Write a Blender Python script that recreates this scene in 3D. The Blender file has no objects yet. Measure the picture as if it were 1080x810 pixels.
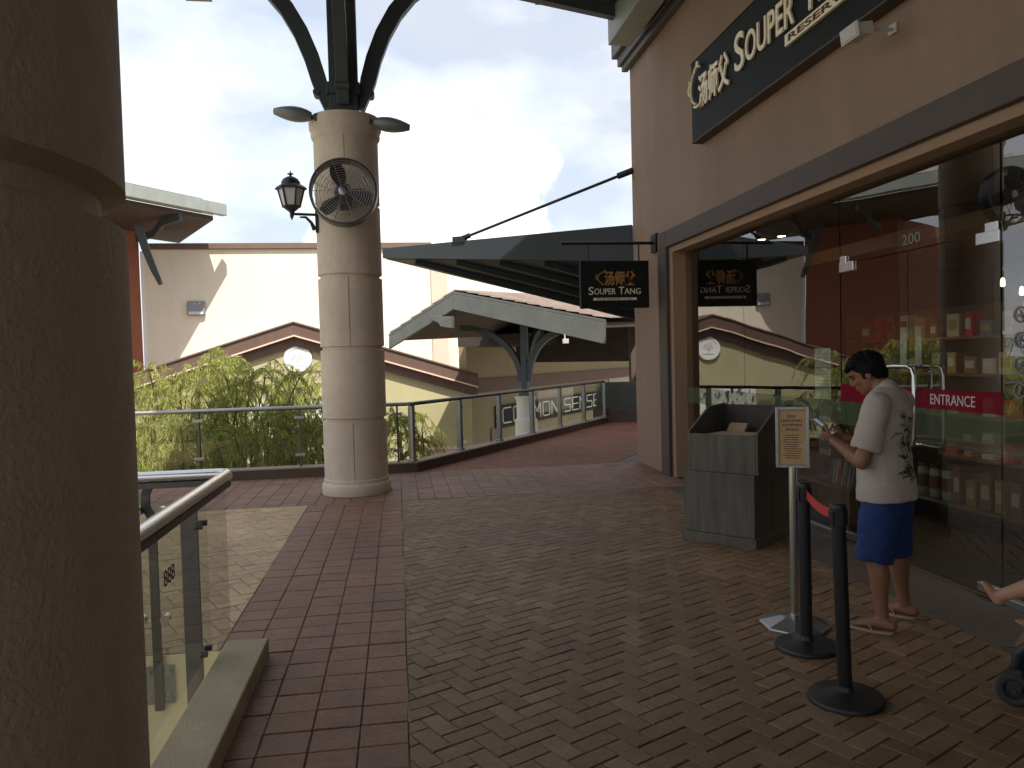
import bpy, bmesh, math, random
from mathutils import Vector, Matrix, noise
from mathutils.bvhtree import BVHTree
random.seed(7)
sc = bpy.context.scene
COL = sc.collection
R = math.radians
PI = math.pi
V = Vector

# ------------------------------------------------------------------ materials
MATS = {}
def nodes_of(name):
    m = bpy.data.materials.new(name); m.use_nodes = True
    nt = m.node_tree; nt.nodes.clear()
    out = nt.nodes.new('ShaderNodeOutputMaterial')
    return m, nt, out

def mat(name, col, rough=.6, metal=0., bump=0., bscale=60., var=0., vscale=2.5, spec=.5, island=None, speck=0., streak=0., blotch=0., emit=None, coat=0.):
    m, nt, out = nodes_of(name)
    N = nt.nodes.new; L = nt.links.new
    p = N('ShaderNodeBsdfPrincipled')
    p.inputs['Roughness'].default_value = rough
    p.inputs['Metallic'].default_value = metal
    p.inputs['Specular IOR Level'].default_value = spec if not blotch else .4
    p.inputs['Coat Weight'].default_value = coat
    c4 = (*col, 1)
    tc = N('ShaderNodeTexCoord')
    src = None
    if island:
        g = N('ShaderNodeNewGeometry'); r = N('ShaderNodeValToRGB')
        el = r.color_ramp.elements
        while len(el) < len(island): el.new(.5)
        for i, c in enumerate(island):
            el[i].position = i / max(1, len(island) - 1); el[i].color = (*c, 1)
        L(g.outputs['Random Per Island'], r.inputs[0]); src = r.outputs[0]
    def mulnoise(src, scale, lo, hi, detail=5., mapping=None, rough_n=.6):
        n = N('ShaderNodeTexNoise'); n.inputs['Scale'].default_value = scale
        n.inputs['Detail'].default_value = detail; n.inputs['Roughness'].default_value = rough_n
        if mapping:
            mp = N('ShaderNodeMapping'); mp.inputs['Scale'].default_value = mapping
            L(tc.outputs['Object'], mp.inputs[0]); L(mp.outputs[0], n.inputs['Vector'])
        else: L(tc.outputs['Object'], n.inputs['Vector'])
        mr = N('ShaderNodeMapRange'); mr.inputs[1].default_value = .3; mr.inputs[2].default_value = .7
        mr.inputs[3].default_value = lo; mr.inputs[4].default_value = hi
        L(n.outputs[0], mr.inputs[0])
        mx = N('ShaderNodeMix'); mx.data_type = 'RGBA'; mx.blend_type = 'MULTIPLY'; mx.inputs[0].default_value = 1
        if src is None: mx.inputs[6].default_value = c4
        else: L(src, mx.inputs[6])
        L(mr.outputs[0], mx.inputs[7])
        return mx.outputs[2]
    if var: src = mulnoise(src, vscale, 1 - var, 1 + var * .6)
    if speck: src = mulnoise(src, 140, 1 - speck, 1 + speck, 2.)
    if blotch:
        src = mulnoise(src, 7., 1.04, 1 - blotch, 3., None, .75); src = mulnoise(src, 31., 1.02, 1 - blotch * .8, 2., None, .4)
    if streak: src = mulnoise(src, 3., 1 - streak, 1 + streak * .5, 4., (6, 6, .35) if streak > .12 else (1.3, 1.3, .16))
    if src is None: p.inputs['Base Color'].default_value = c4
    else: L(src, p.inputs['Base Color'])
    if emit:
        p.inputs['Emission Color'].default_value = (*emit[0], 1); p.inputs['Emission Strength'].default_value = emit[1]
    if bump:
        n = N('ShaderNodeTexNoise'); n.inputs['Scale'].default_value = bscale; n.inputs['Detail'].default_value = 6
        L(tc.outputs['Object'], n.inputs['Vector'])
        b = N('ShaderNodeBump'); b.inputs['Strength'].default_value = bump; b.inputs['Distance'].default_value = .01
        L(n.outputs[0], b.inputs['Height']); L(b.outputs[0], p.inputs['Normal'])
    L(p.outputs[0], out.inputs[0])
    MATS[name] = m
    return m

def glass_mat(name, tint, ior, refl=1.0, rough=0.0, wave=0.):
    m, nt, out = nodes_of(name); N = nt.nodes.new; L = nt.links.new
    t = N('ShaderNodeBsdfTransparent'); t.inputs[0].default_value = (*tint, 1)
    g = N('ShaderNodeBsdfGlossy'); g.inputs['Roughness'].default_value = rough; g.inputs[0].default_value = (refl, refl, refl, 1)
    f = N('ShaderNodeFresnel'); f.inputs[0].default_value = ior
    if wave:
        tc = N('ShaderNodeTexCoord'); n = N('ShaderNodeTexNoise'); n.inputs['Scale'].default_value = 1.1; n.inputs['Detail'].default_value = 1
        L(tc.outputs['Object'], n.inputs['Vector']); b = N('ShaderNodeBump'); b.inputs['Strength'].default_value = wave; b.inputs['Distance'].default_value = .05
        L(n.outputs[0], b.inputs['Height']); L(b.outputs[0], g.inputs['Normal'])
    ge = N('ShaderNodeNewGeometry')
    inv = N('ShaderNodeMath'); inv.operation = 'SUBTRACT'; inv.inputs[0].default_value = 1
    L(ge.outputs['Backfacing'], inv.inputs[1])
    mu = N('ShaderNodeMath'); mu.operation = 'MULTIPLY'; L(f.outputs[0], mu.inputs[0]); L(inv.outputs[0], mu.inputs[1])
    mx = N('ShaderNodeMixShader'); L(mu.outputs[0], mx.inputs[0]); L(t.outputs[0], mx.inputs[1]); L(g.outputs[0], mx.inputs[2])
    L(mx.outputs[0], out.inputs[0]); return m

def film_mat(name, col, opacity):
    m, nt, out = nodes_of(name); N = nt.nodes.new; L = nt.links.new
    t = N('ShaderNodeBsdfTransparent'); d = N('ShaderNodeBsdfDiffuse'); d.inputs[0].default_value = (*col, 1)
    mx = N('ShaderNodeMixShader'); mx.inputs[0].default_value = opacity
    L(t.outputs[0], mx.inputs[1]); L(d.outputs[0], mx.inputs[2]); L(mx.outputs[0], out.inputs[0]); return m

def leaf_mat(name, cols):
    m, nt, out = nodes_of(name); N = nt.nodes.new; L = nt.links.new
    g = N('ShaderNodeNewGeometry'); r = N('ShaderNodeValToRGB'); el = r.color_ramp.elements
    while len(el) < len(cols): el.new(.5)
    for i, c in enumerate(cols): el[i].position = i / (len(cols) - 1); el[i].color = (*c, 1)
    L(g.outputs['Random Per Island'], r.inputs[0])
    p = N('ShaderNodeBsdfPrincipled'); p.inputs['Roughness'].default_value = .5; p.inputs['Specular IOR Level'].default_value = .3
    L(r.outputs[0], p.inputs['Base Color'])
    t = N('ShaderNodeBsdfTranslucent'); L(r.outputs[0], t.inputs[0])
    mx = N('ShaderNodeMixShader'); mx.inputs[0].default_value = .4
    L(p.outputs[0], mx.inputs[1]); L(t.outputs[0], mx.inputs[2]); L(mx.outputs[0], out.inputs[0]); return m

M = dict(
 stone=mat('column_render', (.70,.59,.455), .8, bump=.5, bscale=110, var=.13, vscale=1.3, streak=.09, blotch=.05),
 slate=mat('slate_steel', (.030,.037,.041), .45, var=.12),
 steelpost=mat('painted_grey_steel', (.055,.07,.075), .5, var=.1),
 wall=mat('brown_render', (.30,.20,.14), .85, bump=.35, bscale=110, var=.10, vscale=.9, streak=.09),
 trim=mat('dark_brown_trim', (.085,.062,.05), .7, var=.12, bump=.1),
 reveal=mat('tan_reveal', (.34,.21,.13), .85, bump=.2, bscale=160, var=.06),
 cornice=mat('grey_cornice', (.10,.095,.085), .6, var=.12),
 gutter=mat('green_grey_gutter', (.30,.33,.30), .5, var=.12, streak=.1),
 bargegrey=mat('grey_barge_paint', (.115,.12,.11), .5, var=.12, streak=.1),
 soffit=mat('dark_timber_soffit', (.07,.045,.035), .7, var=.3, vscale=2, streak=.15),
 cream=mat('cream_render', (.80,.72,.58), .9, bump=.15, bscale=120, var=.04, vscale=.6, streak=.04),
 pinkish=mat('pale_pink_render', (.68,.50,.40), .9, bump=.15, var=.05),
 olive=mat('olive_cream_render', (.43,.385,.225), .9, bump=.15, bscale=120, var=.06, vscale=.6, streak=.05),
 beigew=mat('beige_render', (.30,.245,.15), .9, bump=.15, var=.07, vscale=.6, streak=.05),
 orange=mat('orange_render', (.28,.10,.052), .85, bump=.15, var=.08),
 browntrim=mat('brown_roof_trim', (.125,.075,.055), .75, var=.15, streak=.1),
 coping=mat('brown_coping', (.16,.10,.075), .75, var=.12),
 rooftile=mat('brown_roof_tile', (.30,.225,.19), .8, island=[(.30,.23,.20),(.38,.31,.27),(.34,.27,.23),(.44,.37,.33)]),
 white=mat('white_plaster', (.85,.84,.80), .8, var=.03),
 whiterelief=mat('white_relief', (.60,.585,.55), .8),
 steel=mat('brushed_steel', (.62,.62,.60), .22, 1., bump=.05, bscale=200),
 dullsteel=mat('dull_steel', (.36,.36,.35), .38, 1., var=.15),
 darksteel=mat('dark_steel', (.12,.12,.12), .4, .8, var=.15),
 black=mat('black_plastic', (.012,.012,.013), .42),
 rubber=mat('grey_rubber', (.030,.030,.032), .8),
 kerb=mat('concrete_kerb', (.52,.43,.29), .85, bump=.35, bscale=90, var=.2, vscale=3, speck=.08, streak=.08),
 kerbdark=mat('brown_kerb', (.11,.075,.055), .8, bump=.2, var=.2),
 kerbtop=mat('kerb_capping', (.34,.27,.21), .8, bump=.2, var=.15),
 mortar=mat('bedding_sand', (.115,.083,.056), .95, bump=.4, bscale=200),
 fascia=mat('cream_slab', (.82,.71,.46), .85, bump=.1, var=.08, streak=.08),
 ground=mat('lower_ground', (.26,.22,.17), .9, var=.3, vscale=.4, bump=.3),
 hill=mat('grass_hill', (.09,.12,.03), .95, var=.4, vscale=.5, bump=.5),
 brickbrown=mat('brown_paver', (.2,.1,.07), .56, bump=.5, bscale=150, speck=.25, var=.24, vscale=.55, blotch=.22,
    island=[(.235,.138,.070),(.28,.165,.082),(.255,.150,.075),(.345,.215,.120),(.27,.160,.080),(.215,.130,.072),(.295,.172,.085)]),
 brickbeige=mat('beige_paver', (.4,.3,.2), .6, bump=.4, bscale=150, speck=.15, var=.15, vscale=.7, blotch=.15,
    island=[(.56,.39,.205),(.63,.44,.24),(.50,.345,.18),(.60,.42,.23),(.67,.48,.27)]),
 tilered=mat('mauve_red_tile', (.2,.09,.07), .52, bump=.5, bscale=120, speck=.25, var=.3, vscale=.8, blotch=.25,
    island=[(.28,.130,.072),(.32,.148,.080),(.245,.120,.070),(.35,.162,.084),(.265,.130,.080),(.295,.134,.072)]),
 tilemauve=mat('mauve_tile', (.2,.11,.1), .55, bump=.5, bscale=120, speck=.22, var=.25, vscale=.8, blotch=.2,
    island=[(.265,.142,.095),(.31,.165,.108),(.235,.128,.088),(.335,.18,.12),(.28,.145,.095)]),
 brickred=mat('red_paver', (.25,.1,.06), .72, bump=.4, bscale=150, speck=.15, var=.25, vscale=.6,
    island=[(.23,.092,.05),(.27,.105,.055),(.20,.085,.05),(.29,.12,.065)]),
 slabgrey=mat('grey_stone_tile', (.115,.09,.073), .6, bump=.2, bscale=120, var=.2, vscale=1.5, speck=.12),
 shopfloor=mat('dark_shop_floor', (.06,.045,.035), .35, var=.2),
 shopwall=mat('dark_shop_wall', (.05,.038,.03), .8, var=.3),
 shopwood=mat('shop_wood', (.17,.09,.045), .5, streak=.2, var=.2),
 signboard=mat('black_sign_board', (.014,.016,.016), .7, var=.15, spec=.2),
 gold=mat('pale_gold_lettering', (.95,.84,.60), .5, 0.0),
 goldside=mat('gold_lettering', (.55,.38,.14), .4, .3),
 copper=mat('copper_lettering', (.50,.24,.07), .45, .2),
 wood=mat('weathered_grey_wood', (.12,.108,.08), .75, bump=.25, bscale=60, var=.2, streak=.35),
 woodin=mat('dark_stand_wood', (.07,.055,.045), .75, streak=.25),
 paper=mat('tan_printed_paper', (.55,.34,.17), .7, var=.12, vscale=8),
 inkbrown=mat('brown_ink', (.10,.045,.02), .7),
 papergrey=mat('pale_menu_paper', (.50,.52,.48), .7, var=.1, vscale=10),
 inkgrey=mat('grey_ink', (.12,.13,.13), .7),
 book=mat('booklet_paper', (.42,.28,.17), .7, var=.1),
 red=mat('red_webbing', (.50,.025,.022), .7, bump=.2, bscale=300),
 skin=mat('tanned_skin', (.26,.118,.062), .5, var=.08, vscale=8, spec=.4),
 lip=mat('lip_skin', (.26,.09,.06), .5),
 skinkid=mat('pale_tan_skin', (.50,.27,.16), .5, var=.06, vscale=8, spec=.4),
 hair=mat('black_hair', (.008,.007,.006), .75, bump=.5, bscale=90, spec=.15),
 eyew=mat('eye_white', (.7,.68,.65), .3),
 shirt=mat('cream_cotton', (.47,.395,.33), .9, bump=.35, bscale=9, var=.06, vscale=5),
 printm=mat('dark_print', (.05,.045,.04), .9),
 shorts=mat('navy_cotton', (.014,.036,.14), .85, bump=.4, bscale=14, var=.2, vscale=6),
 sole=mat('tan_foam_sole', (.42,.27,.19), .8),
 strap=mat('tan_rubber_strap', (.30,.19,.13), .7),
 phone=mat('phone_shell', (.10,.10,.11), .3),
 phoneglass=mat('phone_screen', (.25,.28,.32), .15, emit=((.6,.7,.8),.12)),
 fabricblack=mat('black_stroller_fabric', (.015,.015,.017), .9, bump=.3, bscale=120),
 fabrictan=mat('tan_stroller_fabric', (.20,.12,.075), .9, bump=.3, bscale=120),
 kidcloth=mat('blue_kid_cotton', (.04,.06,.12), .9, bump=.3, bscale=30),
 frosted=mat('frosted_lamp_glass', (.62,.63,.63), .55),
 lampblack=mat('black_cast_iron', (.02,.022,.025), .5),
 floodgrey=mat('grey_cast_aluminium', (.24,.26,.27), .5, .3, var=.1),
 floodwhite=mat('offwhite_enamel', (.55,.52,.47), .5, var=.06),
 fanblade=mat('dark_fan_blade', (.025,.028,.032), .4),
 wire=mat('chromed_wire', (.42,.40,.36), .35, .6),
 bark=mat('thin_brown_bark', (.16,.13,.06), .9),
 bark2=mat('tree_bark', (.09,.065,.045), .9, bump=.5, bscale=20),
 jarcream=mat('cream_jar', (.50,.45,.36), .4, var=.1),
 jarbrown=mat('brown_carton', (.25,.11,.05), .6, var=.1),
 jargold=mat('gold_carton', (.40,.26,.08), .5, var=.1),
 bluegrey=mat('blue_grey_sticker', (.12,.16,.22), .6),
 glow=mat('warm_lamp', (.9,.6,.3), .5, emit=((1.,.62,.25), 6.0)),
 glowwhite=mat('downlight_lens', (.9,.8,.6), .5, emit=((1.,.82,.6), 22.0)),
 stepbrown=mat('dark_brown_step', (.10,.065,.05), .8, var=.2),
 metalgrey=mat('dark_green_grey_cabinet', (.075,.08,.07), .6, var=.2),
)
M['shopglass'] = glass_mat('shopfront_glass', (.82,.84,.80), 2.3, .95, 0.0, .035)
M['railglass'] = glass_mat('clear_railing_glass', (.92,.935,.895), 1.45, 1.)
M['filmred'] = film_mat('crimson_film', (.27,.016,.036), .66)
M['filmgreen'] = film_mat('pale_green_film', (.20,.26,.16), .16)
M['filmtext'] = film_mat('pale_lettering_film', (.72,.66,.62), .85)
M['filmgrey'] = film_mat('grey_sticker_film', (.35,.35,.33), .6)
M['leaf'] = leaf_mat('willowy_leaf', [(.34,.37,.075),(.42,.45,.11),(.25,.31,.06),(.50,.51,.16),(.36,.40,.085)])
M['leafdark'] = leaf_mat('broad_leaf', [(.05,.08,.02),(.07,.11,.025),(.04,.065,.02)])

# ------------------------------------------------------------------ mesh builder
class MB:
    def __init__(s): s.v = []; s.f = []
    def add(s, vs, fs):
        b = len(s.v); s.v += [tuple(v) for v in vs]; s.f += [tuple(b + i for i in f) for f in fs]; return s
    def box(s, c, d, rot=None):
        x, y, z = d[0]/2, d[1]/2, d[2]/2
        vs = [V((i*x, j*y, k*z)) for i in (-1,1) for j in (-1,1) for k in (-1,1)]
        if rot is not None:
            mt = rot if isinstance(rot, Matrix) else Matrix.Rotation(rot, 3, 'Z')
            vs = [mt @ v for v in vs]
        vs = [v + V(c) for v in vs]
        return s.add(vs, [(0,1,3,2),(4,6,7,5),(0,4,5,1),(2,3,7,6),(0,2,6,4),(1,5,7,3)])
    def bb(s, a, b):
        return s.box([(p+q)/2 for p,q in zip(a,b)], [abs(q-p) for p,q in zip(a,b)])
    def tube(s, pts, r, n=10, cap=True, up=None, flat=None):
        pts = [V(p) for p in pts]; m = len(pts)
        rs = r if isinstance(r, (list,tuple)) else [r]*m
        vs = []; fs = []
        t0 = (pts[1]-pts[0]).normalized()
        a = V(up) if up is not None else (V((0,0,1)) if abs(t0.z) < .9 else V((1,0,0)))
        u = (a - t0*a.dot(t0)).normalized()
        for i, p in enumerate(pts):
            if i == 0: t = pts[1]-pts[0]
            elif i == m-1: t = pts[-1]-pts[-2]
            else: t = (pts[i+1]-p).normalized() + (p-pts[i-1]).normalized()
            t.normalize()
            u = (u - t*u.dot(t)).normalized(); w = t.cross(u)
            rr = rs[i]; ra, rb = rr if isinstance(rr, tuple) else (rr, rr)
            for k in range(n):
                th = 2*PI*k/n
                vs.append(p + u*math.cos(th)*ra + w*math.sin(th)*rb)
        for i in range(m-1):
            for k in range(n):
                a0 = i*n+k; a1 = i*n+(k+1)%n
                fs.append((a0, a1, a1+n, a0+n))
        if cap: fs.append(tuple(range(n-1,-1,-1))); fs.append(tuple((m-1)*n+k for k in range(n)))
        return s.add(vs, fs)
    def bar(s, pts, w, h, up=(0,0,1)):           # rectangular section swept along pts
        pts = [V(p) for p in pts]; m = len(pts); vs = []; fs = []; up = V(up)
        for i, p in enumerate(pts):
            if i == 0: t = pts[1]-pts[0]
            elif i == m-1: t = pts[-1]-pts[-2]
            else: t = (pts[i+1]-p).normalized() + (p-pts[i-1]).normalized()
            t.normalize(); side = t.cross(up).normalized(); u2 = side.cross(t).normalized()
            ww = w[i] if isinstance(w,(list,tuple)) else w; hh = h[i] if isinstance(h,(list,tuple)) else h
            for a, b in ((-1,-1),(1,-1),(1,1),(-1,1)): vs.append(p + side*a*ww/2 + u2*b*hh/2)
        for i in range(m-1):
            for k in range(4):
                a0=i*4+k; a1=i*4+(k+1)%4; fs.append((a0,a1,a1+4,a0+4))
        fs.append((3,2,1,0)); fs.append(tuple((m-1)*4+k for k in range(4)))
        return s.add(vs, fs)
    def lathe(s, prof, c=(0,0,0), n=48, axis=None):
        vs=[]; fs=[]; m=len(prof); c=V(c)
        for r, z in prof:
            for k in range(n):
                th=2*PI*k/n; p=V((r*math.cos(th), r*math.sin(th), z))
                if axis is not None: p = axis @ p
                vs.append(c+p)
        for i in range(m-1):
            for k in range(n):
                a0=i*n+k; a1=i*n+(k+1)%n; fs.append((a0,a1,a1+n,a0+n))
        fs.append(tuple(range(n-1,-1,-1))); fs.append(tuple((m-1)*n+k for k in range(n)))
        return s.add(vs, fs)
    def prism(s, poly, ext):                       # planar 3D polygon extruded by vector
        poly=[V(p) for p in poly]; n=len(poly); e=V(ext)
        vs = poly + [p+e for p in poly]
        nrm = V((0,0,0))
        for i in range(n): nrm += poly[i].cross(poly[(i+1)%n])
        flip = nrm.dot(e) > 0
        fs = [tuple(range(n))[::-1] if flip else tuple(range(n)), tuple(range(n,2*n)) if flip else tuple(range(2*n-1,n-1,-1))]
        for i in range(n):
            j=(i+1)%n
            fs.append((i,j,j+n,i+n) if flip else (j,i,i+n,j+n))
        return s.add(vs, fs)
    def ball(s, c, r, nu=20, nv=14, rot=None):
        r = (r,r,r) if not isinstance(r,(tuple,list)) else r
        c=V(c); vs=[]; fs=[]
        for j in range(1,nv):
            ph=PI*j/nv
            for i in range(nu):
                th=2*PI*i/nu
                p=V((r[0]*math.sin(ph)*math.cos(th), r[1]*math.sin(ph)*math.sin(th), -r[2]*math.cos(ph)))
                if rot is not None: p = rot @ p
                vs.append(c+p)
        b=V((0,0,-r[2])); t=V((0,0,r[2]))
        if rot is not None: b=rot@b; t=rot@t
        vs += [c+b, c+t]; nb=len(vs)-2
        for j in range(nv-2):
            for i in range(nu):
                a0=j*nu+i; a1=j*nu+(i+1)%nu; fs.append((a0,a1,a1+nu,a0+nu))
        for i in range(nu):
            fs.append((nb,(i+1)%nu,i)); fs.append((nb+1,(nv-2)*nu+i,(nv-2)*nu+(i+1)%nu))
        return s.add(vs, fs)
    def torus(s, c, Rr, r, n=48, k=8, axis=None):
        c=V(c); vs=[]; fs=[]
        for i in range(n):
            a=2*PI*i/n
            for j in range(k):
                b=2*PI*j/k; p=V(((Rr+r*math.cos(b))*math.cos(a),(Rr+r*math.cos(b))*math.sin(a), r*math.sin(b)))
                if axis is not None: p=axis@p
                vs.append(c+p)
        for i in range(n):
            for j in range(k):
                fs.append((i*k+j, ((i+1)%n)*k+j, ((i+1)%n)*k+(j+1)%k, i*k+(j+1)%k))
        return s.add(vs,fs)
    def mesh(s, name, off=V((0,0,0))):
        me=bpy.data.meshes.new(name); me.from_pydata([(v[0]-off[0],v[1]-off[1],v[2]-off[2]) for v in s.v],[],s.f); me.update(); return me
    def build(s, name, m, root=None, smooth=False, bevel=0.):
        off = V(root_loc(root)) if root is not None else V((0,0,0))
        me = s.mesh(name, off)
        me.materials.append(m)
        if smooth: smooth_by_angle(me, R(40))
        o = bpy.data.objects.new(name, me); COL.objects.link(o)
        if root is not None: o.parent = root
        if bevel:
            b=o.modifiers.new('bevel','BEVEL'); b.width=bevel; b.segments=2; b.limit_method='ANGLE'; b.angle_limit=R(40)
        return o

def root_loc(o):
    p=V((0,0,0))
    while o is not None: p += o.location; o = o.parent
    return p

def smooth_by_angle(me, ang):
    bm=bmesh.new(); bm.from_mesh(me)
    for f in bm.faces: f.smooth=True
    for e in bm.edges:
        if len(e.link_faces)!=2 or e.calc_face_angle(0)>ang: e.smooth=False
    bm.to_mesh(me); bm.free()

def tag(o, label, cat, group=None):
    o['label']=label; o['category']=cat
    if group: o['group']=group
    return o
def thing(name, label, cat, loc=(0,0,0), group=None):
    o=bpy.data.objects.new(name,None); COL.objects.link(o); o.location=loc; o.empty_display_size=.2
    return tag(o,label,cat,group)
def structure(o): o['kind']='structure'; return o
def copy_tree(o, parent=None):
    kids=list(o.children); c=o.copy(); COL.objects.link(c); c.parent=parent
    for k in kids: copy_tree(k,c)
    return c
def seat(o, loc, rz=0): o.location=loc; o.rotation_euler=(0,0,rz); return o

FACE_Y=Matrix(((1,0,0),(0,0,-1),(0,1,0)))            # text plane facing -Y
FACE_X=Matrix(((0,0,-1),(-1,0,0),(0,1,0)))           # text plane facing -X
def text_mb(body, size, depth, mtx, org, sx=1., align='LEFT', fit=None, bold=0.):
    c=bpy.data.curves.new('txt','FONT'); c.body=body; c.size=size; c.extrude=depth/2; c.align_x=align; c.offset=bold; c.resolution_u=4
    o=bpy.data.objects.new('txt',c); COL.objects.link(o)
    me=bpy.data.meshes.new_from_object(o.evaluated_get(bpy.context.evaluated_depsgraph_get()))
    mb=MB(); xs=[v.co.x for v in me.vertices]
    if fit: sx=fit/(max(xs)-min(xs)); x0=min(xs)
    else: x0=0
    vs=[mtx @ V(((v.co.x-x0)*sx, v.co.y, v.co.z+depth/2)) + V(org) for v in me.vertices]
    mb.add(vs,[tuple(p.vertices) for p in me.polygons])
    bpy.data.objects.remove(o); bpy.data.curves.remove(c); bpy.data.meshes.remove(me)
    return mb

# ------------------------------------------------------------------ paving
def clip(poly, reg):
    out=poly
    n=len(reg)
    for i in range(n):
        a=reg[i]; b=reg[(i+1)%n]; inp=out; out=[]
        if not inp: return []
        def side(p): return (b[0]-a[0])*(p[1]-a[1])-(b[1]-a[1])*(p[0]-a[0])
        for k in range(len(inp)):
            p=inp[k]; q=inp[(k+1)%len(inp)]; sp=side(p); sq=side(q)
            if sp>=0: out.append(p)
            if (sp>=0)!=(sq>=0):
                t=sp/(sp-sq); out.append((p[0]+(q[0]-p[0])*t, p[1]+(q[1]-p[1])*t))
    return out
def inset(poly, d):
    n=len(poly); res=[]
    lines=[]
    for i in range(n):
        a=V(poly[i]); b=V(poly[(i+1)%n]); e=b-a
        if e.length<1e-5: return None
        e.normalize(); nn=V((-e.y,e.x)); lines.append((a+nn*d, e))
    for i in range(n):
        p,e=lines[i-1]; q,f=lines[i]
        den=e.x*f.y-e.y*f.x
        if abs(den)<1e-6: res.append(q); continue
        t=((q.x-p.x)*f.y-(q.y-p.y)*f.x)/den; res.append(p+e*t)
    # reject flipped
    ar=sum(res[i].x*res[(i+1)%n].y-res[(i+1)%n].x*res[i].y for i in range(n))
    return res if ar>1e-4 else None
def clean(poly):
    out=[]
    for p in poly:
        if not out or (abs(p[0]-out[-1][0])+abs(p[1]-out[-1][1]))>1e-3: out.append(p)
    if len(out)>1 and abs(out[0][0]-out[-1][0])+abs(out[0][1]-out[-1][1])<1e-3: out.pop()
    return out
def paving(name, mat_, reg, kind, u=.2, w=.1, ang=0., joint=.005, z=0., org=(0,0)):
    mb=MB(); rnd=random.Random(name)
    xs=[p[0] for p in reg]; ys=[p[1] for p in reg]
    cx,cy=org; ca,sa=math.cos(ang),math.sin(ang)
    loc=[(ca*(x-cx)+sa*(y-cy), -sa*(x-cx)+ca*(y-cy)) for x,y in reg]
    x0,x1=min(p[0] for p in loc)-u,max(p[0] for p in loc)+u; y0,y1=min(p[1] for p in loc)-u,max(p[1] for p in loc)+u
    rects=[]
    if kind=='square':
        i0,i1=int(x0//u),int(x1//u)+1; j0,j1=int(y0//w),int(y1//w)+1
        rects=[(i*u,j*w,(i+1)*u,(j+1)*w) for i in range(i0,i1) for j in range(j0,j1)]
    else:                                          # herringbone of 2:1 bricks
        k0=int(min(x0,y0)//w)-6; k1=int(max(x1,y1)//w)+6
        for j in range(k0,k1):
            for i in range(k0,k1):
                m4=(i-j)%4
                if m4==0: rects.append((i*w,j*w,(i+2)*w,(j+1)*w))
                elif m4==3: rects.append((i*w,j*w,(i+1)*w,(j+2)*w))
    for a,b,c,d in rects:
        if c<x0 or a>x1 or d<y0 or b>y1: continue
        poly=[(a,b),(c,b),(c,d),(a,d)]
        jr=(rnd.random()-.5)*.016; mx_,my_=(a+c)/2,(b+d)/2
        poly=[(mx_+(p[0]-mx_)-jr*(p[1]-my_)+rnd.uniform(-.0011,.0011), my_+(p[1]-my_)+jr*(p[0]-mx_)+rnd.uniform(-.0011,.0011)) for p in poly]
        pw=[(ca*p[0]-sa*p[1]+cx, sa*p[0]+ca*p[1]+cy) for p in poly]
        pw=clean(clip(pw,reg))
        if len(pw)<3: continue
        o=inset(pw,joint/2)
        if not o: continue
        i_=inset(pw,joint/2+.004)
        if not i_: continue
        dz=(rnd.random()-.5)*.0035; n=len(o); tx=(rnd.random()-.5)*.018; ty=(rnd.random()-.5)*.018
        mx=sum(p.x for p in o)/n; my=sum(p.y for p in o)/n
        h=lambda p: z+dz+tx*(p.x-mx)+ty*(p.y-my)
        vs=[(p.x,p.y,z-.014) for p in o]+[(p.x,p.y,h(p)-.0035) for p in o]+[(p.x,p.y,h(p)) for p in i_]
        fs=[tuple(2*n+k for k in range(n))]
        for k in range(n):
            k2=(k+1)%n; fs.append((k,k2,n+k2,n+k)); fs.append((n+k,n+k2,2*n+k2,2*n+k))
        mb.add(vs,fs)
    return structure(mb.build(name,mat_))

D=V((.5764,.8172,0)); DN=V((-.8172,.5764,0))        # the diagonal walkway and its left-hand normal

# slab
sb=MB()
Z0,Z1=-1.,-.0065
sb.bb((-1.0,-24,Z0),(3.9,11.5,Z1)); sb.bb((-6,4.6,Z0),(-1.0,11.5,Z1)); sb.bb((-6,-24,Z0),(-1.0,-2,Z1))
pa=[V((.24,11.5,Z0)),V((3.9,11.5,Z0)),V((3.9,11.5,Z0))+D*11,V((.24,11.5,Z0))+D*8.5]
sb.prism(pa,(0,0,Z1-Z0))
o=structure(sb.build('walkway_slab',M['mortar']))
fs=MB(); fs.bb((-6,4.588,-1.0),(-1.0,4.6,-.002)); fs.bb((-1.012,-2,-1.0),(-1.0,4.588,-.002))
fs.bb((-6,-2.012,-1.0),(-1.012,-2.0,-.002))
structure(fs.build('slab_edge',M['fascia']))
g=MB(); g.add([(-300,-200,-4.5),(300,-200,-4.5),(300,400,-4.5),(-300,400,-4.5)],[(0,1,2,3)])
structure(g.build('ground',M['ground']))
SQ=lambda a,b,c,d:[(a,b),(c,b),(c,d),(a,d)]
paving('tile_strip',M['tilered'],SQ(-1.0,-4,0,4.7),'square',.214,.2,org=(0,9.1))
paving('tile_strip',M['tilered'],SQ(-1.07,4.7,0,9.1),'square',.214,.2,org=(0,9.1))
paving('tile_border',M['tilemauve'],SQ(-6,9.1,3.6,11.36),'square',.2,.2,org=(0,9.1))
paving('brick_paving',M['brickbrown'],SQ(0,-4,3.2,9.1),'h',.2,.1,R(27),org=(.03,.02))
paving('threshold_paving',M['slabgrey'],SQ(3.2,-4,3.76,9.1),'square',.56,.6,org=(3.2,9.1),joint=.004)
paving('beige_paving',M['brickbeige'],SQ(-6,4.62,-1.07,9.1),'h',.22,.11,R(27),org=(-1.05,5))
rp=[(.24,11.36),(3.6,11.36),(3.6+.5764*9,11.36+.8172*9),(.24+.5764*9,11.36+.8172*9)]
def cr(p,q,t): return (p[0]+(q[0]-p[0])*t,p[1]+(q[1]-p[1])*t)
e1=cr(rp[1],rp[0],.11); e2=cr(rp[2],rp[3],.11)
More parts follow.
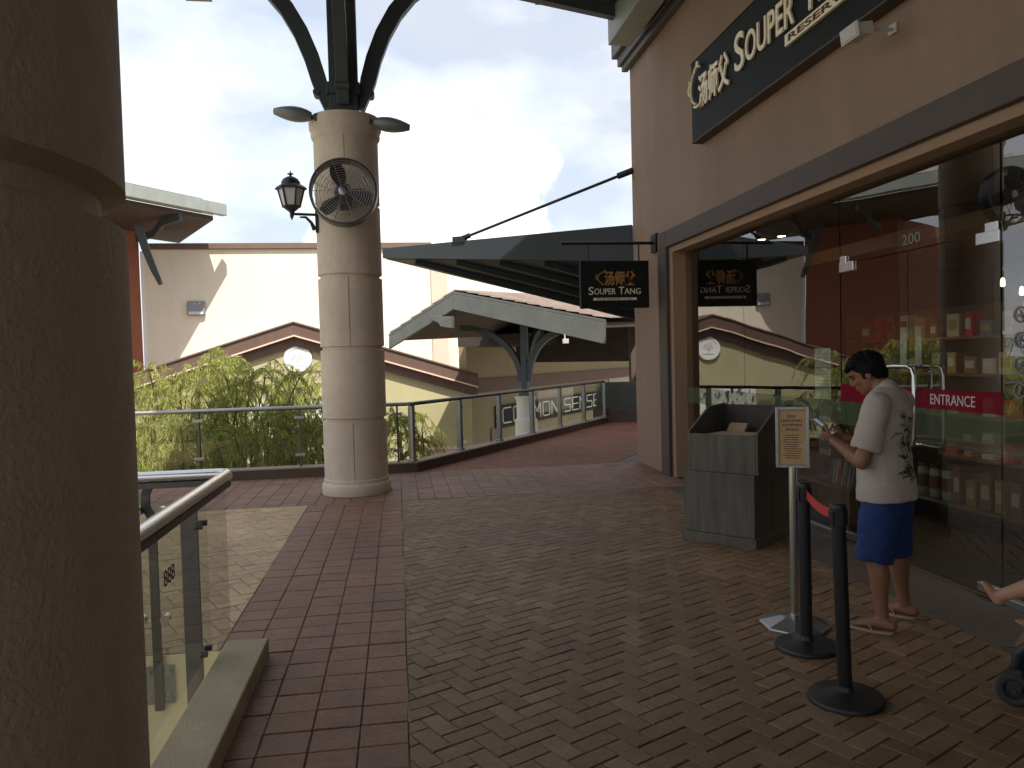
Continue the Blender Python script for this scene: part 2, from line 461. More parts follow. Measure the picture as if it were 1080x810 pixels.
paving('red_paving',M['brickred'],[rp[0],e1,e2,rp[3]],'h',.2,.1,R(100))
paving('side_border',M['slabgrey'],[e1,rp[1],rp[2],e2],'square',.3,.3,math.atan2(D.y,D.x))

# kerbs
k=MB(); k.bb((-1.0,-2,-.01),(-.77,4.47,.10)); structure(k.build('void_kerb',M['kerb'],bevel=.008))
k=MB(); k.bb((-6,11.37,-.02),(.17,11.60,.125))
k.prism([V((.17,11.37,-.02)),V((.25,11.37,-.02)),V((.25,11.37,-.02))+D*8.3,V((.25,11.37,-.02))+D*8.3+DN*.24,V((.17,11.60,-.02))],(0,0,.145))
structure(k.build('boundary_kerb',M['kerbdark'],bevel=.006))
k=MB(); k.bb((-6,11.362,.126),(.17,11.61,.148))
k.prism([V((.17,11.362,.126)),V((.256,11.362,.126)),V((.256,11.362,.126))+D*8.31,V((.256,11.362,.126))+D*8.31+DN*.26,V((.17,11.61,.126))],(0,0,.022))
structure(k.build('kerb_capping',M['kerbtop'],bevel=.004))

# ------------------------------------------------------------------ shop building
SH=thing('shop_building','brown rendered shop with a wide glass front and dark trim around the opening','shop',(3.6,4,0))
w=MB()
Y0=-22.; YE=11.35; WX=3.6; WT=.2
w.bb((WX,Y0,-.01),(WX+WT,-4,6.5)); w.bb((WX,-4,3.05),(WX+WT,9.82,6.5)); w.bb((WX,9.82,-.01),(WX+WT,YE,6.5))
pe=V((WX+WT,YE,-.01)); w.prism([pe,pe+V((0,-.25,0)),pe+V((0,-.25,0))+D*9,pe+D*9],(0,0,7.6))  # unseen end wall, raised above the roof to keep sun off the paving
w.build('wall',M['wall'],SH)
t=MB(); t.bb((WX-.05,9.82,-.005),(WX-.001,10.13,3.27)); t.bb((WX-.05,-4,3.05),(WX-.001,9.82,3.27)); t.build('window_surround',M['trim'],SH,bevel=.008)
t=MB(); t.bb((WX+.003,-4,2.97),(WX+.26,9.70,3.048)); t.bb((WX+.003,9.70,0),(WX+.26,9.818,3.048)); t.build('window_reveal',M['reveal'],SH,bevel=.004)
t=MB()
t.bb((WX-.10,Y0,5.93),(WX-.001,YE+.10,6.02)); t.bb((WX-.15,Y0,6.02),(WX-.001,YE+.15,6.16)); t.bb((WX-.22,Y0,6.16),(WX-.001,YE+.22,6.5)); 
t.build('cornice',M['cornice'],SH,bevel=.012)
GX=3.78
def pane(y0,y1,z0,z1,name='glass_panel',x=GX,root=SH):
    b=MB(); b.bb((x-.006,y0,z0),(x+.006,y1,z1)); return b.build(name,M['shopglass'],root)
ys=[9.69,7.99,6.13]
for i in range(2): pane(ys[i+1]+.004,ys[i]-.004,.05,2.965)
pane(4.36,6.12,2.37,2.965)
pane(2.25,4.342,.05,2.965); pane(.1,2.24,.05,2.965); pane(-3.98,.09,.05,2.965)
def patch(y0,y1,z0,z1,root,x=GX):
    b=MB(); b.bb((x-.022,y0,z0),(x-.007,y1,z1)); b.bb((x+.007,y0,z0),(x+.022,y1,z1)); return b.build('patch_fitting',M['steel'],root,bevel=.003)
def handle(yv,ym,root,x,sgn):
    xo=x+sgn*.07; b=MB()
    pts=[(x+sgn*.008,ym,1.50),(xo,ym,1.50),(xo,ym+(yv-ym)*.3,1.505),(xo,ym+(yv-ym)*.8,1.505),(xo,yv-(yv-ym)*.06,1.49),(xo,yv,1.44),(xo,yv,.98),(xo,yv-(yv-ym)*.06,.93),(xo,ym+(yv-ym)*.8,.915),(xo,ym,.915),(x+sgn*.008,ym,.915)]
    b.tube(pts,.0155,12); return b.build('handle',M['steel'],root,smooth=True)
for (y0,y1,pv) in ((5.252,6.118,6.02),(4.358,5.244,4.45)):
    dr=MB(); dr.bb((GX-.006,y0,.03),(GX+.006,y1,2.36)); dr=dr.build('glass_door',M['shopglass'],SH)
    patch(pv-.10,pv+.10,2.30,2.375,dr); patch(pv-.10,pv+.10,.03,.085,dr)
    if pv>5: handle(5.10,5.42,dr,GX,-1)
    else: handle(4.97,5.20,dr,GX,1)
patch(4.36,4.47,2.372,2.43,SH); patch(6.02,6.11,2.372,2.43,SH)
b=MB(); b.bb((GX-.03,6.13,.0),(GX+.03,9.70,.05)); b.bb((GX-.03,-3.98,.0),(GX+.03,4.35,.05)); b.build('sill',M['dullsteel'],SH,bevel=.004)
b=MB(); b.bb((GX-.020,4.34,1.205),(GX-.018,6.12,1.345)); b.build('film_band',M['filmred'],SH)
b=MB(); b.bb((GX-.014,2.3,1.0),(GX-.012,9.69,1.20)); b.build('film_band',M['filmgreen'],SH)
text_mb('ENTRANCE',.105,.002,FACE_X,(GX-.022,4.99,1.24),fit=.43).build('lettering',M['filmtext'],SH)
text_mb('200',.11,.002,FACE_X,(GX-.010,5.30,2.41),fit=.2).build('lettering',M['filmgrey'],SH)
for i in range(4):                                       # column of round characters on the far right pane
    b=MB(); zc=1.83-i*.155; A=Matrix(((0,0,-1),(-1,0,0),(0,1,0)))
    b.torus((GX-.012,4.20,zc),.045,.006,24,6,A)
    for q in range(4):
        a=random.uniform(0,PI); dv=V((0,math.cos(a),math.sin(a)))*.026; off=V((0,random.uniform(-.015,.015),random.uniform(-.015,.015)))
        cc=V((GX-.012,4.20,zc))+off; b.tube([cc-dv,cc+dv],.004,6)
    b.build('sticker',M['filmgrey'],SH)
# interior
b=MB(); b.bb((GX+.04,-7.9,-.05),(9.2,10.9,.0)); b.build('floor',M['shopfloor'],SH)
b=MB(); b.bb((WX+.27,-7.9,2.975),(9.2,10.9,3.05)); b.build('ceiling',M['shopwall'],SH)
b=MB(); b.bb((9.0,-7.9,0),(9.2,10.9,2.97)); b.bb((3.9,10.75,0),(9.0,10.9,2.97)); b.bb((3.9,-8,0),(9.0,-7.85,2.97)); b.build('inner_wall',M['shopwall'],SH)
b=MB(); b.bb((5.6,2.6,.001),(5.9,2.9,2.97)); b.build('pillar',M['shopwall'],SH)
b=MB(); b.bb((5.0,4.6,2.68),(7.4,9.6,2.76)); b.bb((4.96,4.56,2.66),(5.0,9.64,2.80)); b.build('ceiling_panel',M['shopwood'],SH)
b=MB()
b.bb((3.0,-8,6.5),(3.05,-7.9,6.6)) if False else None
b.bb((3.82,Y0,6.4),(9.2,10.9,6.5)); b.build('roof_slab',M['wall'],SH)

# interior things
def shelf(name,label,x0,x1,y0,y1,levels,matname='shopwood',back=True):
    r=thing(name,label,'shelf',((x0+x1)/2,(y0+y1)/2,0))
    for z in levels:
        s=MB(); s.bb((x0,y0+.02,z-.03),(x1-.02,y1-.02,z)); s.build('shelf_board',M[matname],r,bevel=.003)
    top=max(levels)+.35 if back else max(levels)
    for y in (y0,y1-.02):
        s=MB(); s.bb((x0,y,.0),(x1-.02,y+.02,top)); s.build('side_panel',M[matname],r,bevel=.003)
    if back:
        s=MB(); s.bb((x1-.02,y0,.0),(x1,y1,top)); s.build('back_panel',M[matname],r)
    return r
shelf('display_shelf','long low pale display shelf holding jars and cartons behind the doors',5.0,5.4,3.6,7.05,[.20,.74],'dullsteel',False)
shelf('display_shelf','tall wooden display rack behind the glass doors at the back of the shop',6.0,6.4,4.4,9.6,[.45,.9,1.35,1.75])
shelf('book_shelf','low wooden rack of upright booklets inside the glass beside the host stand',4.0,4.3,6.25,7.3,[.38,.72],back=False)
cols=[('jarcream','cream jar with brown lid'),('jarbrown','brown carton'),('jargold','gold carton')]
def jar(label,loc,kind,h):
    r=thing('jar' if kind=='jarcream' else 'carton',label,'jar' if kind=='jarcream' else 'box',(0,0,0),'goods on the low display ledge')
    b=MB()
    if kind=='jarcream':
        b.lathe([(.05,0),(.055,.01),(.055,h*.8),(.045,h*.86),(.04,h*.88)],n=20); b.build('body',M[kind],r,smooth=True)
        c=MB(); c.lathe([(.046,h*.88),(.048,h*.9),(.048,h*.99),(.044,h)],n=20); c.build('lid',M['jarbrown'],r,smooth=True)
        c=MB(); c.torus((0,0,h*.45),.0535,.004,24,6); c.lathe([(.0565,h*.25),(.0565,h*.65)],n=20); c.build('label',M['jarbrown'],r,smooth=True)
    else:
        b.box((0,0,h/2),(.09,.12,h)); b.build('body',M[kind],r,bevel=.003)
        c=MB(); c.box((-.046,0,h*.5),(.002,.08,h*.4)); c.build('label',M['jarcream'],r)
    seat(r,loc,random.uniform(-.2,.2)); return r
yy=6.9
plan=[('jarcream',.27,'leftmost cream jar on the low display ledge'),('jarcream',.27,'second cream jar from the left on the low display ledge'),('jarcream',.27,'third cream jar from the left on the low display ledge'),('jarbrown',.29,'first brown carton right of the cream jars on the ledge'),('jargold',.2,'first small gold carton on the low display ledge'),('jarbrown',.27,'second brown carton on the ledge, right of the first gold one'),('jargold',.24,'second gold carton, farther right on the low display ledge'),('jarbrown',.25,'third brown carton near the right end of the low display ledge')]
for kd,h,lb in plan:
    jar(lb,(5.12,yy,.20),kd,h*1.15); yy-=.17
bi=0
for i in range(8):
    b=MB(); a=R(16); rot=Matrix.Rotation(a,3,'X')
    b.box((4.1,6.36+i*.05,.50),(.17,.022,.24),rot)
    c=['jarcream','papergrey','inkbrown','jarcream','red','papergrey','jarcream','bluegrey'][i]
    o=b.build('booklet',M[c],bevel=.002)
    tag(o,['thin cream booklet at the right end of the leaning row by the host stand','pale grey booklet leaning second from the right end','dark brown booklet in the leaning row','cream booklet left of the dark brown one','red covered booklet in the leaning row','pale grey booklet left of the red one','cream booklet near the left end of the leaning row','blue grey booklet at the left end of the leaning row'][i],'booklet','booklets leaning in the low rack')
rk=random.Random(3)
for lv,z in enumerate((.45,.9,1.35,1.75)):
    for i in range(19):
        y=4.55+i*.265+rk.uniform(-.03,.03); h=rk.uniform(.14,.29); wp=rk.uniform(.05,.095)
        kd=rk.choice(['jarcream','jarbrown','jargold','bluegrey','red'])
        b=MB(); b.bb((6.08,y-wp,z),(6.22,y+wp,z+h)); o=b.build('package',M[kd],bevel=.004)
        b=MB(); b.bb((6.074,y-wp*.7,z+h*.3),(6.078,y+wp*.7,z+h*.75)); b.build('label',M[rk.choice(['jarcream','papergrey','jargold','inkbrown'])],o)
        tag(o,'small boxed product on the tall rack at the back of the shop','package','products on the tall rack at the back')
# pendants and downlights
for i in range(9):
    y=6.0+ (i%3)*.22; x=5.6+(i//3)*.25; zt=2.0+((i*37)%5)*.05
    r=thing('pendant_lamp','small glowing gold pendant lamp in the cluster hanging inside the shop','pendant lamp',(x,y,zt),'cluster of small gold pendants')
    b=MB(); b.tube([(x,y,zt+.07),(x,y,2.97)],.003,6); b.build('cord',M['black'],r)
    b=MB(); b.lathe([(.008,zt+.07),(.018,zt+.05),(.02,zt),(.012,zt-.01)],(x,y,0),12); b.build('lamp_shade',M['glow'],r,smooth=True)
for i,(x,y) in enumerate(((4.3,8.6),(4.42,8.35),(6.3,7.4),(6.3,5.6),(4.9,4.2))):  # those over the rack and ledge are added to brighten the shop
    r=thing('downlight','round lit downlight in the shop ceiling, '+['left one of the front pair','right one of the front pair','added left one brightening the tall rack','added right one brightening the tall rack','added one brightening the low display ledge'][i],'ceiling light',(x,y,2.97),'downlights in the shop ceiling')
    b=MB(); b.torus((x,y,2.967),.05,.008,24,8); b.build('frame',M['floodwhite'],r,smooth=True)
    b=MB(); b.lathe([(.045,2.962),(.045,2.970)],(x,y,0),20); b.build('lens',M['glowwhite'],r)
for x,y in ((5.2,7.8),(5.2,5.6),(4.7,4.0)):  # unseen spots added apart from the fixtures to brighten the goods
    pl=bpy.data.lights.new('shop_fill_spot','SPOT'); pl.energy=13; pl.color=(1,.78,.52); pl.spot_size=R(120); pl.spot_blend=.8; pl.shadow_soft_size=.05
    po=bpy.data.objects.new('shop_fill_spot',pl); COL.objects.link(po); po.location=(x,y,2.62)
# menu sheets on the glass
def sheet(label,y0,y1,z0,z1,m='papergrey',ink='inkgrey'):
    r=thing('menu_sheet',label,'poster',(GX+.012,(y0+y1)/2,(z0+z1)/2))
    b=MB(); b.bb((GX+.010,y0,z0),(GX+.014,y1,z1)); b.build('sheet',M[m],r)
    b=MB(); z=z1-.05; rr=random.Random(label)
    while z>z0+.05:
        y=y1-.03
        while y>y0+.05:
            l=rr.uniform(.02,.06); b.bb((GX+.0075,max(y-l,y0+.02),z-.006),(GX+.009,y,z)); y-=l+.015
        z-=.03
    b.build('print',M[ink],r)
sheet('pale printed menu sheet fixed upright inside the glass behind the man',6.32,6.58,1.20,1.66)
sheet('smaller pale notice under the menu sheet inside the glass',6.34,6.52,.70,1.05)
for i,(yy_,nm) in enumerate(((5.33,'left'),(5.16,'right'))):
    sheet('narrow vertical white sticker strip on the %s door beside the meeting line'%nm,yy_-.035,yy_+.035,1.52,1.80,'papergrey','inkgrey')

# ------------------------------------------------------------------ signs
FS=thing('fascia_sign','long black shop sign with raised gold lettering on the brown wall above the glass','sign',(3.55,6.4,4.5))
b=MB(); b.bb((3.47,3.6,4.09),(3.597,8.62,4.98)); b.build('board',M['signboard'],FS,bevel=.006)
b=MB(); b.bb((3.462,3.59,4.075),(3.597,8.625,4.089)); b.bb((3.462,3.59,4.981),(3.597,8.625,4.99)); b.build('edge_strip',M['trim'],FS)
sx0=3.462
text_mb('汤师父',.38,.018,FACE_X,(sx0,8.36,4.43),fit=.80,bold=.008).build('lettering',M['gold'],FS)
text_mb('S',.52,.018,FACE_X,(sx0,7.42,4.45),fit=.21,bold=.004).build('lettering',M['gold'],FS)
text_mb('OUPER',.40,.018,FACE_X,(sx0,7.18,4.46),fit=.93,bold=.004).build('lettering',M['gold'],FS)
text_mb('T',.52,.018,FACE_X,(sx0,6.10,4.45),fit=.22,bold=.004).build('lettering',M['gold'],FS)
text_mb('ANG',.40,.018,FACE_X,(sx0,5.86,4.46),fit=.62,bold=.004).build('lettering',M['gold'],FS)
def emblem(mb,fn,wd,dp):                                   # open pot outline: knob, lid arc, side arc, spout
    def strip(p): mb.bar([fn(*q) for q in p],dp,wd,up=fn(0,0,1)-fn(0,0,0)) if False else mb.tube([fn(*q) for q in p],wd/2,8)
    arc=lambda cx,cz,rx,rz,a0,a1,n=14:[(cx+rx*math.cos(R(a0+(a1-a0)*i/n)),cz+rz*math.sin(R(a0+(a1-a0)*i/n))) for i in range(n+1)]
    strip(arc(0,0,.5,.5,105,255)); strip(arc(.02,.0,.42,.56,60,130)); strip(arc(.05,.62,.05,.06,0,360)); strip(arc(-.58,.03,.10,.13,60,300)); strip(arc(0.05,-.52,.3,.08,170,350))
    strip([(-.45,.2),(-.62,.33),(-.55,.12)])
b=MB(); emblem(b,lambda u,v:V((sx0-.03,8.36-u*.36,4.65+v*.38)),.03,.05); b.build('emblem',M['gold'],FS,smooth=True)
b=MB(); b.bb((3.44,5.24,4.305),(3.469,6.40,4.405)); b.build('ribbon',M['gold'],FS,bevel=.002)
text_mb('RESERVE',.078,.006,FACE_X,(3.439,6.33,4.327),fit=.95,bold=.001).build('lettering',M['inkbrown'],FS)

BS=thing('blade_sign','small square black hanging sign projecting from the shop wall below the dark canopy','sign',(3.0,10.3,2.3))
b=MB(); b.bb((2.5,10.25,2.29),(3.465,10.35,2.935)); b.build('board',M['signboard'],BS,bevel=.006)
b=MB(); b.tube([(2.24,10.3,3.18),(3.598,10.3,3.18)],.022,10); b.bb((3.55,10.2,3.05),(3.596,10.4,3.30)); b.build('bracket_arm',M['black'],BS,smooth=True)
for x in (2.62,3.34):
    b=MB(); b.tube([(x,10.3,2.935),(x,10.3,3.165)],.012,8); b.build('hanger',M['black'],BS)
text_mb('汤师父',.20,.012,FACE_Y,(2.83,10.249,2.62),fit=.44,bold=.005).build('lettering',M['copper'],BS)
text_mb('S',.15,.010,FACE_Y,(2.605,10.249,2.475),fit=.07).build('lettering',M['gold'],BS)
text_mb('OUPER',.115,.010,FACE_Y,(2.685,10.249,2.478),fit=.30).build('lettering',M['gold'],BS)
text_mb('T',.15,.010,FACE_Y,(3.03,10.249,2.475),fit=.075).build('lettering',M['gold'],BS)
text_mb('ANG',.115,.010,FACE_Y,(3.11,10.249,2.478),fit=.23).build('lettering',M['gold'],BS)
b=MB(); emblem(b,lambda u,v:V((2.83+u*.18,10.243,2.70+v*.15)),.012,.01); b.build('emblem',M['copper'],BS,smooth=True)
b=MB(); b.bb((2.67,10.238,2.395),(3.28,10.249,2.43)); b.build('ribbon',M['gold'],BS)
text_mb('RESERVE',.032,.003,FACE_Y,(2.72,10.2375,2.402),fit=.5).build('lettering',M['inkbrown'],BS)

WL=thing('wall_floodlight','small off-white rectangular floodlight on an arm under the fascia sign','floodlight',(3.6,5.13,3.93))
b=MB(); rot=Matrix.Rotation(R(-8),3,'Y'); b.box((3.315,5.14,3.90),(.14,.19,.085),rot); b.box((3.262,5.14,3.892),(.022,.215,.11),rot); b.build('head',M['floodwhite'],WL,bevel=.006)
b=MB(); b.tube([(3.37,5.13,3.915),(3.597,5.13,3.93)],.013,10); b.build('arm',M['floodwhite'],WL,smooth=True)
b=MB(); b.box((3.587,5.13,3.93),(.018,.09,.07)); b.build('wall_plate',M['floodwhite'],WL,bevel=.004)

# ------------------------------------------------------------------ columns
def column_mesh():
    mb=MB(); grooves=[.93,1.815,2.70,3.585]; Rr=.395
    zs=[]; gz=lambda z:[(z-.026,0),(z-.019,.018),(z-.012,.030),(z+.012,.030),(z+.019,.018),(z+.026,0)]
    prof=[(.19,0.)]
    for g_ in grooves: prof+=gz(g_)
    prof.append((4.40,0.))
    angs=[]
    base=[-90,0,90,180]
    n=96
    al=sorted(set([360*i/n for i in range(n)]+[ (a%360)+d for a in base for d in (-.9,-.5,.5,.9)]))
    al=[a for a in al if a<360]+[359.1,359.5] ; al=sorted(set(al))
    vs=[];fs=[];m=len(al)
    # rows: duplicate rows around section limits so vertical joints only mark alternate drums
    rows=[]
    for z,d in prof: rows.append((z,d))
    for z,d in rows:
        sec=sum(1 for g_ in grooves if z>g_)
        for a in al:
            r=Rr-d
            da=min(abs(((a-b_+180)%360)-180) for b_ in ([-90,90] if sec%2==0 else [0,180]))
            if da<=.55: r=min(r,Rr-.014)
            vs.append((r*math.cos(R(a)),r*math.sin(R(a)),z))
    for i in range(len(rows)-1):
        for k in range(m): fs.append((i*m+k,i*m+(k+1)%m,(i+1)*m+(k+1)%m,(i+1)*m+k))
    fs.append(tuple(range(m-1,-1,-1))); fs.append(tuple((len(rows)-1)*m+k for k in range(m)))
    mb.add(vs,fs); return mb
def make_column(label):
    r=thing('column',label,'column',(0,0,0),'columns of the covered walkway')
    column_mesh().build('shaft',M['stone'],r,smooth=True)
    b=MB(); b.lathe([(.425,0),(.43,.01),(.43,.11),(.42,.135),(.405,.15),(.405,.185),(.396,.195)],n=72); b.build('base',M['stone'],r,smooth=True)
    b=MB(); b.lathe([(.397,4.38),(.42,4.42),(.425,4.45),(.415,4.47),(.44,4.52),(.445,4.60),(.43,4.66),(.36,4.665)],n=72); b.build('capital',M['stone'],r,smooth=True)
    b=MB()                                             # H-section post
    b.bb((-.17,-.17,4.66),(.17,-.14,6.78)); b.bb((-.17,.14,4.66),(.17,.17,6.78)); b.bb((-.13,-.14,4.66),(.13,.14,6.78))
    b.bb((-.20,-.20,4.93),(.20,.20,5.07)); b.bb((-.22,-.22,4.66),(.22,.22,4.685)); b.build('post',M['steelpost'],r,bevel=.006)
    pth=[(.20,4.80),(.255,4.98),(.30,5.14),(.38,5.42),(.50,5.72),(.66,6.00),(.86,6.24),(1.10,6.42),(1.38,6.54)]
    for a in range(4):
        b=MB(); ca,sa=round(math.cos(a*PI/2)),round(math.sin(a*PI/2))
        pts=[V((ca*u,sa*u,z)) for u,z in pth]
        b.bar(pts,.15,[.10,.15,.19,.19,.19,.19,.19,.19,.19],up=(ca,sa,.3))
        b.tube([V((ca*.33,sa*.33,4.98))+V((-sa,ca,0))*.085,V((ca*.33,sa*.33,4.98))-V((-sa,ca,0))*.085],.045,12)
        b.build('brace',M['steelpost'],r,bevel=.006)
    return r
c1=make_column('tan round column standing in the walkway with a fan and a lantern on it'); seat(c1,(-.555,9.9,0))
c2=copy_tree(c1); c2['label']='near tan round column filling the left edge of the view'; seat(c2,(-.735,1.0,0),R(20)); c2.scale=(1,1,1.022)

# flood heads on the capital
def flood(label,loc,rz,tilt):
    r=thing('oval_floodlight',label,'floodlight',(0,0,0),'oval floodlights on top of the column')
    b=MB(); rot=Matrix.Rotation(tilt,3,'Y')
    sec=[]
    for i in range(13):
        u=i/12; x=.12+u*.44; wv=  .12*math.sin(PI*(.12+.80*u))**.6; hv=.105*math.sin(PI*(.1+.78*u))**.7*(1-.35*u)
        sec.append((x,wv,hv))
    b.tube([rot@V((x,0,0)) for x,_,_ in sec],[(h,w_) for _,w_,h in sec],20); b.build('head',M['floodgrey'],r,smooth=True)
    b=MB(); b.tube([(-.10,0,-.005),(.14,0,.0)],.022,10); b.box((.05,0,0),(.07,.07,.09)); b.build('knuckle',M['darksteel'],r,bevel=.006)
    b=MB(); b.tube([rot@V((.17,0,-.035)),rot@V((.3,0,-.062)),rot@V((.45,0,-.05))],[(.012,.05),(.012,.075),(.01,.05)],16); b.build('lens',M['frosted'],r,smooth=True)
    return seat(r,loc,rz)
flood('grey oval floodlight reaching left from the column top',(-.555-.26,9.62,4.60),R(180),R(-7))
flood('grey oval floodlight reaching right from the column top',(-.555+.24,9.62,4.57),0,R(7))

# fan
FN=thing('wall_fan','round caged fan with a black ring mounted on the front of the column','fan',(0,0,0))
A=Matrix.Rotation(R(90),3,'X')                           # lathe axis z -> -y
b=MB(); prof=[(.365,-.09),(.385,-.09),(.39,.0),(.388,.09),(.368,.09),(.36,.0),(.365,-.088)]
nseg=64; vs=[];fs_=[]
for r_,z_ in prof[:-1]:
    for k_ in range(nseg):
        th=2*PI*k_/nseg; vs.append(A@V((r_*math.cos(th),r_*math.sin(th),z_)))
m_=len(prof)-1
for i in range(m_):
    for k_ in range(nseg):
        fs_.append((i*nseg+k_,i*nseg+(k_+1)%nseg,((i+1)%m_)*nseg+(k_+1)%nseg,((i+1)%m_)*nseg+k_))
b.add(vs,fs_); b.build('ring',M['darksteel'],FN,smooth=True)
b=MB()
for i in range(11):
    rr=.07+i*.0285; b.torus((0,-.085-.02*(1-(rr/.38)**2),0),rr,.0028,48,5,A)
for i in range(10):
    a=2*PI*i/10; b.tube([(.07*math.cos(a),-.105,.07*math.sin(a)),(.22*math.cos(a),-.097,.22*math.sin(a)),(.37*math.cos(a),-.086,.37*math.sin(a))],.0035,6)
b.build('front_grille',M['wire'],FN)
b=MB()
for i in range(7):
    rr=.1+i*.045; b.torus((0,.085,0),rr,.0028,40,5,A)
for i in range(8):
    a=2*PI*(i+.5)/8; b.tube([(.06*math.cos(a),.085,.06*math.sin(a)),(.37*math.cos(a),.086,.37*math.sin(a))],.0035,6)
b.build('rear_grille',M['wire'],FN)
b=MB(); b.lathe([(.03,.10),(.09,.08),(.11,.02),(.11,-.12)],(0,0,0),28,A); b.build('motor',M['fanblade'],FN,smooth=True)
b=MB(); b.lathe([(.05,.108),(.055,.105),(.055,.10)],(0,0,0),24,A); b.build('badge',M['dullsteel'],FN,smooth=True)
for i in range(3):
    a0=R(108+i*120); b=MB(); vs=[];fs_=[]
    for j in range(9):
        rr=.07+.265*j/8; wd=.045+.055*math.sin(PI*min(1,j/8*.9)); tw=R(38-20*j/8)
        for s_ in (-1,-.33,.33,1):
            p=V((s_*wd*math.cos(tw)+.02*j/8, s_*wd*math.sin(tw)-.03, rr)); vs.append(Matrix.Rotation(-a0+PI/2,3,'Y')@p)
    for j in range(8):
        for k_ in range(3): q=j*4+k_; fs_.append((q,q+1,q+5,q+4))
    b.add(vs,fs_); o=b.build('blade',M['fanblade'],FN,smooth=True); sm=o.modifiers.new('thick','SOLIDIFY'); sm.thickness=.004
b=MB(); b.tube([(0,.07,0),(0,.30,0)],.03,12); b.box((0,.29,-.02),(.14,.03,.20)); b.build('bracket',M['darksteel'],FN,smooth=True)
FN.location=(-.558,9.215,3.615); FN.rotation_euler=(R(-4),0,0)

# lantern
LN=thing('wall_lantern','black lantern with frosted panes on a bracket left of the column','lantern',(-1.21,9.62,3.42))
b=MB(); LX,LY=-1.21,9.66
def hexp(r,z,n=6,ph=0): return [(LX+r*math.cos(2*PI*i/n+ph),LY+r*math.sin(2*PI*i/n+ph),z) for i in range(n)]
def hexloft(mb,rings):
    n=6; vs=[];fs_=[]
    for r_,z_ in rings: vs+=hexp(r_,z_)
    for i in range(len(rings)-1):
        for k_ in range(n): fs_.append((i*n+k_,i*n+(k_+1)%n,(i+1)*n+(k_+1)%n,(i+1)*n+k_))
    fs_.append(tuple(range(n-1,-1,-1))); fs_.append(tuple((len(rings)-1)*n+k_ for k_ in range(n))); mb.add(vs,fs_)
hexloft(b,[(.185,3.745),(.19,3.76),(.165,3.785),(.11,3.815)]); b.lathe([(.115,3.80),(.112,3.835),(.085,3.875),(.04,3.90),(.014,3.905),(.014,3.92),(.028,3.93),(.012,3.945),(.002,3.975)],(LX,LY,0),18)
b.box((LX,LY,3.935),(.07,.012,.016)); b.build('cap',M['lampblack'],LN,smooth=True)
b=MB(); hexloft(b,[(.098,3.545),(.148,3.745)]); b.build('pane',M['frosted'],LN)
b=MB()
for i in range(6):
    a=2*PI*i/6; b.tube([(LX+.102*math.cos(a),LY+.102*math.sin(a),3.545),(LX+.155*math.cos(a),LY+.155*math.sin(a),3.75)],.011,6)
hexloft(b,[(.05,3.49),(.085,3.52),(.115,3.535),(.115,3.55)]); b.lathe([(.004,3.38),(.012,3.40),(.025,3.43),(.022,3.46),(.05,3.50)],(LX,LY,0),14); b.build('cage',M['lampblack'],LN,smooth=True)
b=MB(); b.tube([(LX,LY,3.455),(-.93,9.72,3.455)],.016,10); b.tube([(-1.12,9.68,3.42),(-1.05,9.69,3.42),(-.99,9.71,3.36),(-.95,9.72,3.27)],[.01,.016,.02,.03],10)
b.box((-.925,9.725,3.37),(.03,.06,.26)); b.build('bracket',M['lampblack'],LN,smooth=True)

# ------------------------------------------------------------------ walkway roof over the columns
WR=thing('walkway_roof','dark timber roof over the walkway with a grey green gutter along the shop wall','roof',(-.6,0,6.3))
RX,RZ=-.6,6.95; EX,EZ=3.16,6.31; RY0,RY1=-24.,10.4
for sg in (1,-1):
    ex=RX+(EX-RX) if sg>0 else RX-1.75
    EZ=RZ-abs(ex-RX)*.170
    if sg>0: ex=3.375; EZ=RZ-abs(ex-RX)*.170
    b=MB(); b.prism([(RX,RY0,RZ),(ex,RY0,EZ),(ex,RY0,EZ+.10),(RX,RY0,RZ+.10)],(0,RY1-RY0,0)); b.build('roof_panel',M['soffit'],WR)
    b=MB(); 
    b.prism([(RX,RY1+.003,RZ-.06),(ex,RY1+.003,EZ-.06),(ex,RY1+.003,EZ+.14),(RX,RY1+.003,RZ+.14)],(0,.05,0)); b.build('barge_board',M['steelpost'],WR)
    b=MB(); gx=ex-sg*.16 if sg<0 else 3.0; gz_=EZ+.02 if sg<0 else 6.30
    gb=gz_-.40
    b.bb((gx,RY0,gb),(gx+sg*.32,10.40,gb+.04)); b.bb((gx,RY0,gb+.04),(gx+sg*.03,10.40,gz_)); b.bb((gx+sg*.29,RY0,gb+.04),(gx+sg*.32,10.40,gz_-.06)); b.bb((gx+sg*.03,10.37,gb+.04),(gx+sg*.29,10.40,gz_-.08))
    b.build('gutter',M['gutter'],WR,bevel=.006)
    for i in range(14):
        y=-21.1+i*2.4
        b=MB(); b.bar([(RX+sg*.1,y,RZ-.12),(ex-sg*.2,y,EZ-.09)],.12,.16); b.build('rafter',M['steelpost'],WR)
    for f_ in (.33,.66):
        x=RX+(ex-RX)*f_; z=RZ-(RZ-EZ)*f_-.10
        b=MB(); b.bb((x-.05,RY0,z-.04),(x+.05,RY1-.1,z+.07)); b.build('purlin',M['soffit'],WR)
b=MB(); b.bb((-6,RY0,6.56),(-2.42,1.4,6.66)); b.build('side_light_blocker',M['soffit'],WR)  # unseen panel added to keep daylight off the near column
b=MB(); b.bb((RX-.1,RY0,RZ-.36),(RX+.1,RY1-.05,RZ-.13)); b.build('ridge_beam',M['steelpost'],WR)

